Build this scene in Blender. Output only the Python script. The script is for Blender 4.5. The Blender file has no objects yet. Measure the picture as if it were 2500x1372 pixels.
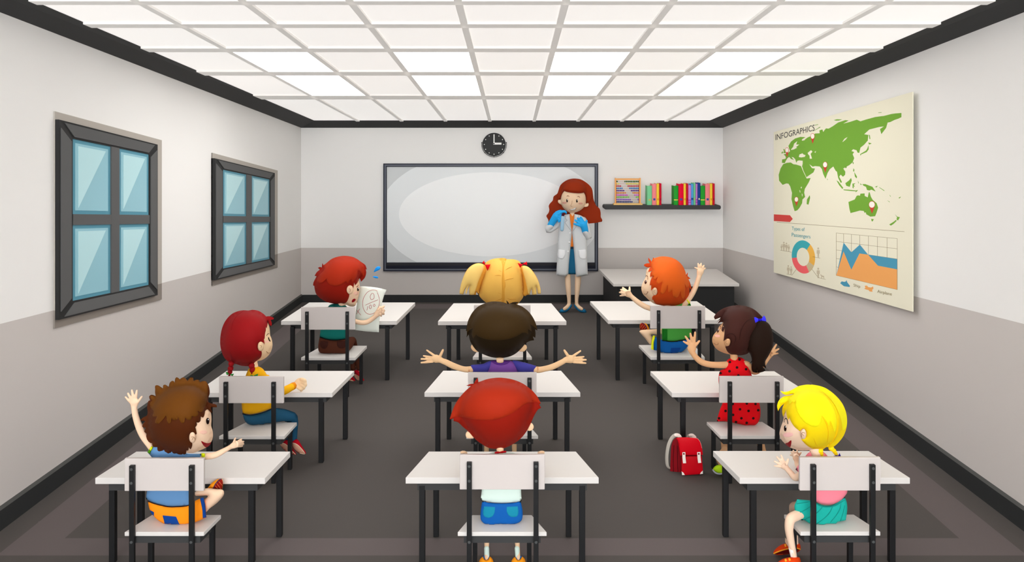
import bpy, bmesh, math, random
import numpy as np
from mathutils import Vector, Matrix
from mathutils.bvhtree import BVHTree
from mathutils.geometry import delaunay_2d_cdt

random.seed(7)
SC = bpy.context.scene
COL = SC.collection
F, CX, HY, EYE = 1800.0, 1250.0, 350.0, 2.6      # focal length in pixels, vanishing point, eye height
BACK = 12.09                                      # distance to the whiteboard wall
HALF = 3.459                                      # half the room's width


def P(x, y, d):
    return Vector(((x - CX) * d / F, d, EYE - (y - HY) * d / F))


def dist_at(z, y):
    return (EYE - z) * F / (y - HY)


# ------------------------------------------------------------------ materials
MATS = {}


def lin(c):
    c /= 255.0
    return c / 12.92 if c <= 0.04045 else ((c + 0.055) / 1.055) ** 2.4


def mat(name, rgb, rough=0.75, spec=0.15, emit=0.0, alpha=1.0, grain=0.0):
    if name in MATS:
        return MATS[name]
    m = bpy.data.materials.new(name)
    m.use_nodes = True
    nt = m.node_tree
    b = nt.nodes['Principled BSDF']
    col = (lin(rgb[0]), lin(rgb[1]), lin(rgb[2]), 1)
    b.inputs['Base Color'].default_value = col
    b.inputs['Roughness'].default_value = rough
    b.inputs['Specular IOR Level'].default_value = spec
    if grain:
        n = nt.nodes.new('ShaderNodeTexNoise')
        n.inputs['Scale'].default_value = 60
        n.inputs['Detail'].default_value = 3
        tc = nt.nodes.new('ShaderNodeTexCoord')
        nt.links.new(tc.outputs['Object'], n.inputs['Vector'])
        mx = nt.nodes.new('ShaderNodeMix')
        mx.data_type = 'RGBA'
        mx.inputs[6].default_value = tuple(v * (1 - grain) for v in col[:3]) + (1,)
        mx.inputs[7].default_value = tuple(min(1, v * (1 + grain)) for v in col[:3]) + (1,)
        nt.links.new(n.outputs['Fac'], mx.inputs[0])
        nt.links.new(mx.outputs[2], b.inputs['Base Color'])
    if emit:
        b.inputs['Emission Color'].default_value = col
        b.inputs['Emission Strength'].default_value = emit
    if alpha < 1:
        b.inputs['Alpha'].default_value = alpha
    MATS[name] = m
    return m


# ------------------------------------------------------------------ objects
def origin(o):
    v = Vector((0, 0, 0))
    while o is not None:
        v += o.location
        o = o.parent
    return v


def tag(o, label=None, cat=None, group=None, kind=None):
    if label: o['label'] = label
    if cat: o['category'] = cat
    if group: o['group'] = group
    if kind: o['kind'] = kind
    return o


def thing(name, loc, label, cat, group=None):
    o = bpy.data.objects.new(name, None)
    o.empty_display_size = 0.1
    o.location = loc
    COL.objects.link(o)
    return tag(o, label, cat, group)


def obj(name, geo, m, parent=None, smooth=False, loc=None, label=None):
    verts, faces = geo[0], geo[1]
    o = bpy.data.objects.new(name, None)
    bpy.data.objects.remove(o)
    me = bpy.data.meshes.new(name)
    base = origin(parent) if parent else Vector(loc) if loc is not None else Vector((0, 0, 0))
    me.from_pydata([Vector(v) - base for v in verts], [], faces)
    ms = m if isinstance(m, (list, tuple)) else [m]
    for x in ms:
        me.materials.append(x)
    if len(geo) > 2 and geo[2] is not None:
        for p, i in zip(me.polygons, geo[2]):
            p.material_index = i
    bm = bmesh.new(); bm.from_mesh(me)
    bmesh.ops.recalc_face_normals(bm, faces=bm.faces)
    bm.to_mesh(me); bm.free()
    if smooth:
        me.polygons.foreach_set('use_smooth', [True] * len(me.polygons))
        me.set_sharp_from_angle(angle=math.radians(75))
    me.update()
    o = bpy.data.objects.new(name, me)
    COL.objects.link(o)
    if parent:
        o.parent = parent
    elif loc is not None:
        o.location = loc
    if label:
        o['label'] = label
    return o


def bevel(o, w, seg=2):
    md = o.modifiers.new('edge', 'BEVEL'); md.width = w; md.segments = seg; md.limit_method = 'ANGLE'
    return o


def join(*geos):
    V, Fc = [], []
    for g in geos:
        b = len(V)
        V.extend(g[0]); Fc.extend([tuple(i + b for i in f) for f in g[1]])
    return V, Fc


def hexa(a, b):
    """a solid between two quads (each four corners in the same order)"""
    V = list(a) + list(b)
    return V, [(0, 1, 2, 3), (7, 6, 5, 4), (0, 4, 5, 1), (1, 5, 6, 2), (2, 6, 7, 3), (3, 7, 4, 0)]


def box(x0, x1, y0, y1, z0, z1):
    q = lambda z: [Vector((x0, y0, z)), Vector((x1, y0, z)), Vector((x1, y1, z)), Vector((x0, y1, z))]
    return hexa(q(z0), q(z1))


def disc(c, axis, r, h, n=16):
    axis = Vector(axis).normalized()
    u = axis.orthogonal().normalized(); w = axis.cross(u)
    V = []
    for k in (0, 1):
        for i in range(n):
            a = 2 * math.pi * i / n
            V.append(Vector(c) + axis * (h * k) + (u * math.cos(a) + w * math.sin(a)) * r)
    Fc = [tuple(range(n)), tuple(range(2 * n - 1, n - 1, -1))]
    Fc += [(i, (i + 1) % n, n + (i + 1) % n, n + i) for i in range(n)]
    return V, Fc


def ball(c, r, n=10, sq=(1, 1, 1)):
    V, Fc = [], []
    for i in range(1, n):
        t = math.pi * i / n
        for j in range(2 * n):
            a = math.pi * j / n
            V.append(Vector(c) + Vector((r * sq[0] * math.sin(t) * math.cos(a), r * sq[1] * math.sin(t) * math.sin(a), r * sq[2] * math.cos(t))))
    m = 2 * n
    for i in range(n - 2):
        for j in range(m):
            Fc.append((i * m + j, i * m + (j + 1) % m, (i + 1) * m + (j + 1) % m, (i + 1) * m + j))
    V.append(Vector(c) + Vector((0, 0, r * sq[2]))); V.append(Vector(c) - Vector((0, 0, r * sq[2])))
    t, b = len(V) - 2, len(V) - 1
    for j in range(m):
        Fc.append((t, (j + 1) % m, j)); k = (n - 2) * m
        Fc.append((b, k + j, k + (j + 1) % m))
    return V, Fc


def sweep(pts, rad, n=12, flat=1.0, caps=True):
    """a round tube through 3-D points with a radius at each; flat < 1 squashes it along the view"""
    pts = [Vector(p) for p in pts]
    rings = []
    nrm = None
    def tang(i):
        a = pts[max(i - 1, 0)]; b = pts[min(i + 1, len(pts) - 1)]
        t = b - a
        return t.normalized() if t.length > 1e-9 else Vector((0, 0, 1))
    seq = []
    t0 = tang(0); t1 = tang(len(pts) - 1)
    if caps:
        for a in (80, 55, 28):
            r = math.radians(a)
            seq.append((pts[0] - t0 * rad[0] * math.sin(r), rad[0] * math.cos(r), t0))
    for i, p in enumerate(pts):
        seq.append((p, rad[i], tang(i)))
    if caps:
        for a in (28, 55, 80):
            r = math.radians(a)
            seq.append((pts[-1] + t1 * rad[-1] * math.sin(r), rad[-1] * math.cos(r), t1))
    V, Fc = [], []
    for p, r, t in seq:
        if nrm is None:
            nrm = Vector((0, 1, 0)) - t * t.y
            if nrm.length < 0.2:
                nrm = t.orthogonal()
        nrm = (nrm - t * nrm.dot(t)).normalized()
        bi = t.cross(nrm).normalized()
        for j in range(n):
            a = 2 * math.pi * j / n
            V.append(p + (bi * math.cos(a) + nrm * math.sin(a) * flat) * r)
    k = len(seq)
    for i in range(k - 1):
        for j in range(n):
            Fc.append((i * n + j, i * n + (j + 1) % n, (i + 1) * n + (j + 1) % n, (i + 1) * n + j))
    Fc.append(tuple(range(n - 1, -1, -1)))
    Fc.append(tuple(range((k - 1) * n, k * n)))
    return V, Fc


def smooth_path(pts, step):
    """Catmull-Rom through points of any dimension (open)"""
    pts = [np.array(p, float) for p in pts]
    if len(pts) < 3:
        out = []
        for a, b in zip(pts, pts[1:]):
            k = max(1, int(np.linalg.norm((b - a)[:2]) / step))
            out += [a + (b - a) * i / k for i in range(k)]
        return out + [pts[-1]]
    out = []
    for i in range(len(pts) - 1):
        p1, p2 = pts[i], pts[i + 1]
        p0 = pts[i - 1] if i else 2 * p1 - p2
        p3 = pts[i + 2] if i + 2 < len(pts) else 2 * p2 - p1
        k = max(2, int(np.linalg.norm((p2 - p1)[:2]) / step))
        for j in range(k):
            t = j / k
            out.append(0.5 * (2 * p1 + (p2 - p0) * t + (2 * p0 - 5 * p1 + 4 * p2 - p3) * t * t + (3 * p1 - p0 - 3 * p2 + p3) * t ** 3))
    out.append(pts[-1])
    return out


def outline(pts, step):
    """closed outline: smooth except at points that carry a third item (corners)"""
    n = len(pts)
    co = [np.array(p[:2], float) for p in pts]
    cor = [len(p) > 2 for p in pts]
    out = []
    for i in range(n):
        p1, p2 = co[i], co[(i + 1) % n]
        p0, p3 = co[i - 1], co[(i + 2) % n]
        L = np.linalg.norm(p2 - p1)
        if L < 1e-6:
            continue
        m1 = (p2 - p1) if cor[i] else (p2 - p0) * (L / max(np.linalg.norm(p1 - p0) + L, 1e-6))
        j = (i + 1) % n
        m2 = (p2 - p1) if cor[j] else (p3 - p1) * (L / max(np.linalg.norm(p3 - p2) + L, 1e-6))
        k = max(1, int(math.ceil(L / step)))
        for s in range(k):
            t = s / k
            h1 = 2 * t ** 3 - 3 * t * t + 1; h2 = t ** 3 - 2 * t * t + t
            h3 = -2 * t ** 3 + 3 * t * t; h4 = t ** 3 - t * t
            out.append(h1 * p1 + h2 * m1 + h3 * p2 + h4 * m2)
    return out


def tri2d(loop, g):
    """triangulate a closed loop with inner points on a hexagonal grid of pitch g"""
    L = np.array(loop)
    lo, hi = L.min(0), L.max(0)
    inner = []
    if g:
        A = L; B = np.roll(L, -1, 0)
        ys = np.arange(lo[1] + g * 0.5, hi[1], g * 0.866)
        for r, y in enumerate(ys):
            for x in np.arange(lo[0] + g * (0.25 + 0.5 * (r % 2)), hi[0], g):
                c = ((A[:, 1] > y) != (B[:, 1] > y))
                with np.errstate(divide='ignore', invalid='ignore'):
                    xi = (B[:, 0] - A[:, 0]) * (y - A[:, 1]) / (B[:, 1] - A[:, 1]) + A[:, 0]
                if (np.count_nonzero(c & (x < xi)) % 2) == 0:
                    continue
                ab = B - A; ap = np.array([x, y]) - A
                t = np.clip((ap * ab).sum(1) / np.maximum((ab * ab).sum(1), 1e-12), 0, 1)
                dd = np.hypot(*(ap - ab * t[:, None]).T).min()
                if dd > 0.45 * g:
                    inner.append((x, y))
    pts = [Vector((float(a), float(b))) for a, b in loop] + [Vector((float(a), float(b))) for a, b in inner]
    n = len(loop)
    edges = [(i, (i + 1) % n) for i in range(n)]
    v, e, f, ov, oe, of = delaunay_2d_cdt(pts, edges, [], 1, 1e-6)
    V = np.array([(p.x, p.y) for p in v])
    T = [tuple(t) for t in f if len(t) == 3]
    return V, T


def boundary(T):
    cnt = {}
    for t in T:
        for a, b in ((t[0], t[1]), (t[1], t[2]), (t[2], t[0])):
            k = (min(a, b), max(a, b))
            cnt.setdefault(k, []).append((a, b))
    return [v[0] for v in cnt.values() if len(v) == 1]


def dome(V, T):
    """unit dome height at each vertex: root of the solution of the Poisson equation with zero rim"""
    n = len(V)
    K = np.zeros((n, n)); M = np.zeros(n)
    for a, b, c in T:
        p = V[[a, b, c]]
        e = [p[2] - p[1], p[0] - p[2], p[1] - p[0]]
        ar = abs(e[0][0] * e[1][1] - e[0][1] * e[1][0]) / 2
        if ar < 1e-9:
            continue
        idx = (a, b, c)
        for i in range(3):
            M[idx[i]] += ar / 3
            for j in range(3):
                K[idx[i], idx[j]] += e[i].dot(e[j]) / (4 * ar)
    rim = set()
    for a, b in boundary(T):
        rim.add(a); rim.add(b)
    fr = [i for i in range(n) if i not in rim and M[i] > 0]
    u = np.zeros(n)
    if fr:
        u[fr] = np.linalg.solve(K[np.ix_(fr, fr)], M[fr])
    mx = u.max() if n else 0
    return np.sqrt(np.maximum(u, 0) / mx) if mx > 0 else u


class Field:
    """depth of a built surface's near and far side over the picture plane"""
    def __init__(self, V, T, near, far, plane):
        self.V, self.T, self.near, self.far, self.plane = V, T, near, far, plane
        self.bvh = BVHTree.FromPolygons([Vector((a, b, 0)) for a, b in V], T)

    def at(self, x, y, off='edge'):
        loc, _n, i, dd = self.bvh.find_nearest(Vector((x, y, 0)))
        if i is None or (dd > 0.6 and off == 'plane'):
            return self.plane, self.plane
        a, b, c = self.T[i]
        A, B, C = self.V[a], self.V[b], self.V[c]
        q = np.array((loc.x, loc.y))
        den = (B[1] - C[1]) * (A[0] - C[0]) + (C[0] - B[0]) * (A[1] - C[1])
        if abs(den) < 1e-12:
            return self.near[a], self.far[a]
        l1 = ((B[1] - C[1]) * (q[0] - C[0]) + (C[0] - B[0]) * (q[1] - C[1])) / den
        l2 = ((C[1] - A[1]) * (q[0] - C[0]) + (A[0] - C[0]) * (q[1] - C[1])) / den
        l3 = 1 - l1 - l2
        return (l1 * self.near[a] + l2 * self.near[b] + l3 * self.near[c], l1 * self.far[a] + l2 * self.far[b] + l3 * self.far[c])


class Fig:
    """tracing frame: a crop of the photograph (x0, y0, scale) and the distance the thing stands at"""
    def __init__(s, d, x0=0, y0=0, k=1.0):
        s.d, s.x0, s.y0, s.k = d, x0, y0, k
        s.m = d / F          # metres per photo pixel at that distance

    def crop(s, x0, y0, k=None):
        return Fig(s.d, x0, y0, k or s.k)

    def px(s, p):
        return (s.x0 + p[0] / s.k, s.y0 + p[1] / s.k) + tuple(p[2:])

    def puff(s, pts, near, far=None, base=None, edge=0.0, dz=0.0, gx=0.0, gy=0.0, cuts=22, pw=1.0):
        """a cushion-like solid with the traced outline; near / far: half depths in photo pixels"""
        far = near if far is None else far
        pp = [s.px(p) for p in pts]
        xs = [p[0] for p in pp]; ys = [p[1] for p in pp]
        size = math.sqrt(max((max(xs) - min(xs)) * (max(ys) - min(ys)), 1e-6))
        g = size / cuts
        loop = outline(pp, g * 0.8)
        V, T = tri2d(loop, g)
        h = dome(V, T) ** pw
        cx, cy = (max(xs) + min(xs)) / 2, (max(ys) + min(ys)) / 2
        plane = s.d + dz + gx * (V[:, 0] - cx) + gy * (V[:, 1] - cy)
        nb, fb = plane.copy(), plane.copy()
        if base is not None:
            for i, (x, y) in enumerate(V):
                a, b = base.at(x, y, 'plane')
                nb[i], fb[i] = min(plane[i], a), max(plane[i], b)
        ny = nb - (edge + near * h) * s.m
        fy = fb + (edge + far * h) * s.m
        return s._shell(V, T, ny, fy, s.d + dz)

    def decal(s, pts, base, lift=1.0, bulge=0.0, sink=1.0, cuts=10):
        """a thin piece that lies on a surface"""
        pp = [s.px(p) for p in pts]
        xs = [p[0] for p in pp]; ys = [p[1] for p in pp]
        size = math.sqrt(max((max(xs) - min(xs)) * (max(ys) - min(ys)), 1e-6))
        g = size / cuts
        loop = outline(pp, g * 0.8)
        V, T = tri2d(loop, g)
        h = dome(V, T) if bulge else np.zeros(len(V))
        bn = np.array([base.at(x, y)[0] for x, y in V])
        return s._shell(V, T, bn - (lift + bulge * h) * s.m, bn + sink * s.m, s.d)

    def _shell(s, V, T, ny, fy, plane):
        n = len(V)
        verts = [P(V[i][0], V[i][1], ny[i]) for i in range(n)]
        back = {}
        tol = 0.02 * s.m
        rim = boundary(T)
        rimset = {a for e in rim for a in e}
        for i in range(n):
            if i in rimset and abs(fy[i] - ny[i]) < tol:
                back[i] = i
            else:
                back[i] = len(verts)
                verts.append(P(V[i][0], V[i][1], fy[i]))
        faces = [tuple(t) for t in T]
        for t in T:
            f = (back[t[2]], back[t[1]], back[t[0]])
            faces.append(f)
        for a, b in rim:
            if back[a] == a and back[b] == b:
                continue
            q = [b, a]
            if back[a] != a: q.append(back[a])
            if back[b] != b: q.append(back[b])
            if len(q) >= 3:
                faces.append(tuple(q))
        g = (verts, faces)
        fld = Field(V, T, ny, fy, plane)
        return g, fld

    def tube(s, pts, step=3.0, n=14, flat=1.0, dz=0.0, caps=True):
        """pts: (x, y, radius[, depth offset in metres]) in crop units"""
        q = []
        for p in pts:
            x, y = s.px(p[:2])
            q.append((x, y, p[2] / s.k, (p[3] if len(p) > 3 else 0.0) + dz))
        q = smooth_path(q, step)
        return sweep([P(a[0], a[1], s.d + a[3]) for a in q], [max(a[2], 0.2) * (s.d + a[3]) / F for a in q], n, flat, caps)

    def stroke(s, pts, w, base, lift=0.6, n=6, flat=1.0):
        """a cord of width w (crop units) laid on a surface; points may carry their own width factor"""
        q = [s.px(p[:2]) + ((p[2] if len(p) > 2 else 1.0),) for p in pts]
        q = smooth_path(q, 1.2)
        r = w / s.k / 2
        return sweep([P(a[0], a[1], base.at(a[0], a[1])[0] - lift * s.m) for a in q], [max(r * a[2], 0.08) * s.m for a in q], n, flat)


def ell(cx, cy, rx, ry, rot=0.0, n=14):
    c, w = math.cos(math.radians(rot)), math.sin(math.radians(rot))
    out = []
    for i in range(n):
        a = 2 * math.pi * i / n
        x, y = rx * math.cos(a), ry * math.sin(a)
        out.append((cx + x * c - y * w, cy + x * w + y * c))
    return out


def cor(*pts):
    return [tuple(p[:2]) + (1,) for p in pts]


def union(geos, voxel, iters=3):
    """one continuous skin over overlapping closed pieces"""
    V, Fc = join(*geos)
    me = bpy.data.meshes.new('tmp')
    me.from_pydata([tuple(v) for v in V], [], Fc)
    bm = bmesh.new(); bm.from_mesh(me)
    bmesh.ops.recalc_face_normals(bm, faces=bm.faces)
    bm.to_mesh(me); bm.free()
    o = bpy.data.objects.new('tmp', me)
    COL.objects.link(o)
    md = o.modifiers.new('r', 'REMESH'); md.mode = 'VOXEL'; md.voxel_size = voxel
    sm = o.modifiers.new('s', 'SMOOTH'); sm.factor = 0.5; sm.iterations = iters
    dg = bpy.context.evaluated_depsgraph_get()
    dg.update()
    ev = o.evaluated_get(dg)
    m2 = ev.to_mesh()
    vs = [v.co.copy() for v in m2.vertices]
    fs = [tuple(p.vertices) for p in m2.polygons]
    ev.to_mesh_clear()
    bpy.data.objects.remove(o); bpy.data.meshes.remove(me)
    return vs, fs
WORLD = 7.5
EXPO = 0.1
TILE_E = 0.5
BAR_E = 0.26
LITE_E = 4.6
# ================================================================== the room
NEAR = -5.0
WALL = mat('wall_paint_cream', (243, 241, 238), 0.9)
DADO = mat('wall_paint_taupe', (206, 199, 194), 0.9)
TRIM = mat('dark_grey_trim', (64, 64, 64), 0.7)
BASE = mat('skirting_dark', (48, 49, 49), 0.7)
BASETOP = mat('skirting_top', (76, 76, 74), 0.7)
TILE = mat('ceiling_tile_fill_glow', (250, 247, 244), 0.95, emit=TILE_E)
BAR = mat('ceiling_bar_fill_glow', (225, 222, 218), 0.8, emit=BAR_E)
# added fill glow in the tiles and bars; only the eight panels are lamps
LITE = mat('lit_panel', (255, 255, 255), 0.6, emit=LITE_E)
FLOOR = mat('floor_grey', (84, 79, 76), 0.85, grain=0.02)
BAND = mat('floor_band', (102, 93, 92), 0.85, grain=0.02)

CEIL_C = 206 * 11.94          # the ceiling's own vanishing line lies at 500 px
def ceil_z(d): return EYE + CEIL_C / F - (150.0 / F) * d
def dado_z(d): return 0.887 + (BACK - d) * (1.38 - 0.887) / (BACK - 4.98)

# floor with an inlaid border band
def rect(x0, x1, y0, y1): return [(x0, y0, 0), (x1, y0, 0), (x1, y1, 0), (x0, y1, 0)]
fv, ff, fm = [], [], []
def floor_face(r, m):
    b = len(fv); fv.extend(r); ff.append((b, b + 1, b + 2, b + 3)); fm.append(m)
HW = HALF + 0.1
OX, IX, ON, IN, OB, IB = 3.25, 2.945, 4.652, 4.855, 11.94, 11.60
floor_face(rect(-HW, HW, NEAR, ON), 0); floor_face(rect(-HW, HW, OB, BACK + 0.1), 0)
floor_face(rect(-HW, -OX, ON, OB), 0); floor_face(rect(OX, HW, ON, OB), 0)
floor_face(rect(-OX, OX, ON, IN), 1); floor_face(rect(-OX, OX, IB, OB), 1)
floor_face(rect(-OX, -IX, IN, IB), 1); floor_face(rect(IX, OX, IN, IB), 1)
floor_face(rect(-IX, IX, IN, IB), 0)
tag(obj('floor', (fv, ff, fm), [FLOOR, BAND]), kind='structure')

def wall_mesh(fn, a, b, zt, za, zb, th):
    """fn(t, z, depth) -> point; painted in two bands split by a line from za to zb"""
    V = []
    for s_, off in ((0, 0.0), (1, th)):
        for t, zmid, ztop in ((a, za, zt[0]), (b, zb, zt[1])):
            for z in (0.0, zmid, ztop):
                V.append(fn(t, z, off))
    Fc = [(0, 3, 4, 1), (1, 4, 5, 2), (6, 7, 10, 9), (7, 8, 11, 10), (2, 5, 11, 8), (0, 6, 9, 3), (0, 1, 7, 6), (1, 2, 8, 7), (3, 9, 10, 4), (4, 10, 11, 5)]
    return V, Fc, [1, 0, 1, 0, 0, 1, 1, 0, 1, 0]

for nm, sg in (('wall_left', -1), ('wall_right', 1)):
    g = wall_mesh(lambda t, z, o, sg=sg: (sg * (HALF + o), t, z), NEAR, BACK, (ceil_z(NEAR) + .05, ceil_z(BACK) + .05), dado_z(NEAR), dado_z(BACK), 0.1)
    tag(obj(nm, g, [WALL, DADO]), kind='structure')
g = wall_mesh(lambda t, z, o: (t, BACK + o, z), -HALF, HALF, (ceil_z(BACK) + .05,) * 2, 0.887, 0.887, 0.1)
tag(obj('wall_back', g, [WALL, DADO]), kind='structure')

cv = [(x, y, ceil_z(y) + o) for o in (0, 0.08) for (x, y) in ((-HW, NEAR), (HW, NEAR), (HW, BACK + .1), (-HW, BACK + .1))]
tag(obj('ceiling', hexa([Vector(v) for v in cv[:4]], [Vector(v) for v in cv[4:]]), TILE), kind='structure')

# dark cornice: a sloping board from the wall to the ceiling
CI = 3.205
def cornice(side):
    V = []
    for d in (NEAR, BACK):
        zc = ceil_z(d)
        drop = max(0.012, 0.0145 * (d - 4.98) + 0.0)
        if d == BACK: drop = zc - (EYE + 38 * BACK / F)
        V += [(side * HALF, d, zc - drop), (side * CI, d, zc - 0.004), (side * CI, d, zc), (side * HALF, d, zc)]
    return V, [(0, 1, 2, 3), (4, 7, 6, 5), (0, 4, 5, 1), (1, 5, 6, 2), (2, 6, 7, 3), (3, 7, 4, 0)]
tag(obj('trim_1', cornice(-1), TRIM), kind='structure')
tag(obj('trim_2', cornice(1), TRIM), kind='structure')
zb_ = EYE + 38 * BACK / F
V = []
for x in (-HALF, HALF):
    V += [(x, BACK, zb_), (x, BACK - .15, ceil_z(BACK - .15) - .004), (x, BACK - .15, ceil_z(BACK - .15)), (x, BACK, ceil_z(BACK))]
tag(obj('trim_3', (V, [(0, 1, 2, 3), (4, 7, 6, 5), (0, 4, 5, 1), (1, 5, 6, 2), (2, 6, 7, 3), (3, 7, 4, 0)]), TRIM), kind='structure')

# ceiling bars
XB = [-2.494, -1.784, -1.075, -.358, .358, 1.068, 1.778, 2.494]
YB = [-4.2, -3.3, -2.4, -1.5, -.6, .3, 1.2, 2.1, 2.9, 3.62, 4.22, 4.93, 5.565, 6.439, 7.591, 9.28]
bars = []
def bar(x0, x1, y0, y1):
    q = lambda o: [Vector((x, y, ceil_z(y) - o)) for x, y in ((x0, y0), (x1, y0), (x1, y1), (x0, y1))]
    bars.append(hexa(q(0.018), q(0.0)))
for x in XB: bar(x - .026, x + .026, NEAR, BACK - .15)
for y in YB:
    if y < 4: bar(-CI, CI, y - .03, y + .03); continue
    w = 9 * y * y / CEIL_C / 2
    bar(-CI, CI, y - w, y + w)
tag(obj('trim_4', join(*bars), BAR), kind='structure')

# lit ceiling panels
names = {0: 'nearest the windows', 1: 'second from the windows', 2: 'second from the poster wall', 3: 'nearest the poster wall'}
for r, (y0, y1) in enumerate(((6.439, 7.591), (7.591, 9.28))):
    for c, k in enumerate((0, 2, 4, 6)):
        x0, x1 = XB[k] + .03, XB[k + 1] - .03
        a, b = y0 + 9 * y0 * y0 / CEIL_C / 2, y1 - 9 * y1 * y1 / CEIL_C / 2
        q = lambda o: [Vector((x, y, ceil_z(y) - o)) for x, y in ((x0, a), (x1, a), (x1, b), (x0, b))]
        t = thing('ceiling_light', ((x0 + x1) / 2, (a + b) / 2, ceil_z((a + b) / 2)),
                  'white lit ceiling panel %s, in the row %s the whiteboard' % (names[c], ('further from', 'closer to')[r]), 'ceiling light', 'lit panels in the ceiling grid')
        obj('diffuser', hexa(q(0.012), q(0.004)), LITE, t)

# skirting boards
def skirt(side):
    V = []
    for d in (NEAR, BACK):
        h = 0.115 + (BACK - d) * 0.0032
        V += [(side * HALF, d, 0), (side * (HALF - .03), d, 0), (side * (HALF - .03), d, h), (side * HALF, d, h + .012)]
    return V, [(0, 1, 2, 3), (4, 7, 6, 5), (0, 4, 5, 1), (1, 5, 6, 2), (2, 6, 7, 3), (3, 7, 4, 0)], [0, 0, 0, 0, 1, 0]
for nm, sg in (('baseboard_left', -1), ('baseboard_right', 1)):
    tag(obj(nm, skirt(sg), [BASE, BASETOP]), kind='structure')
tag(obj('baseboard_back', box(-HALF + .03, HALF - .03, BACK - .03, BACK, 0, .118), BASE), kind='structure')

# ------------------------------------------------------------------ windows
FR = mat('window_frame_grey', (94, 94, 94), 0.6)
FRL = mat('window_edge_dark', (44, 44, 44), 0.6)
SASH = mat('sash_teal', (90, 150, 170), 0.5)
GLS = mat('glass_blue', (148, 198, 211), 0.25, spec=0.3)
GL2 = mat('glass_highlight_pale', (188, 228, 233), 0.25, spec=0.3)
SHADOW = mat('window_casing', (184, 177, 168), 0.9)  # tone of the painted shadow round the frame, upper wall
SHADOW2 = mat('window_casing_low', (143, 134, 126), 0.9)  # tone of the painted shadow round the frame, lower wall

def on_left(x, y, off=0.0):
    X = -(HALF - off)
    d = X * F / (x - CX)
    return P(x, y, d)

def lerp(a, b, t): return a + (b - a) * t

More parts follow.
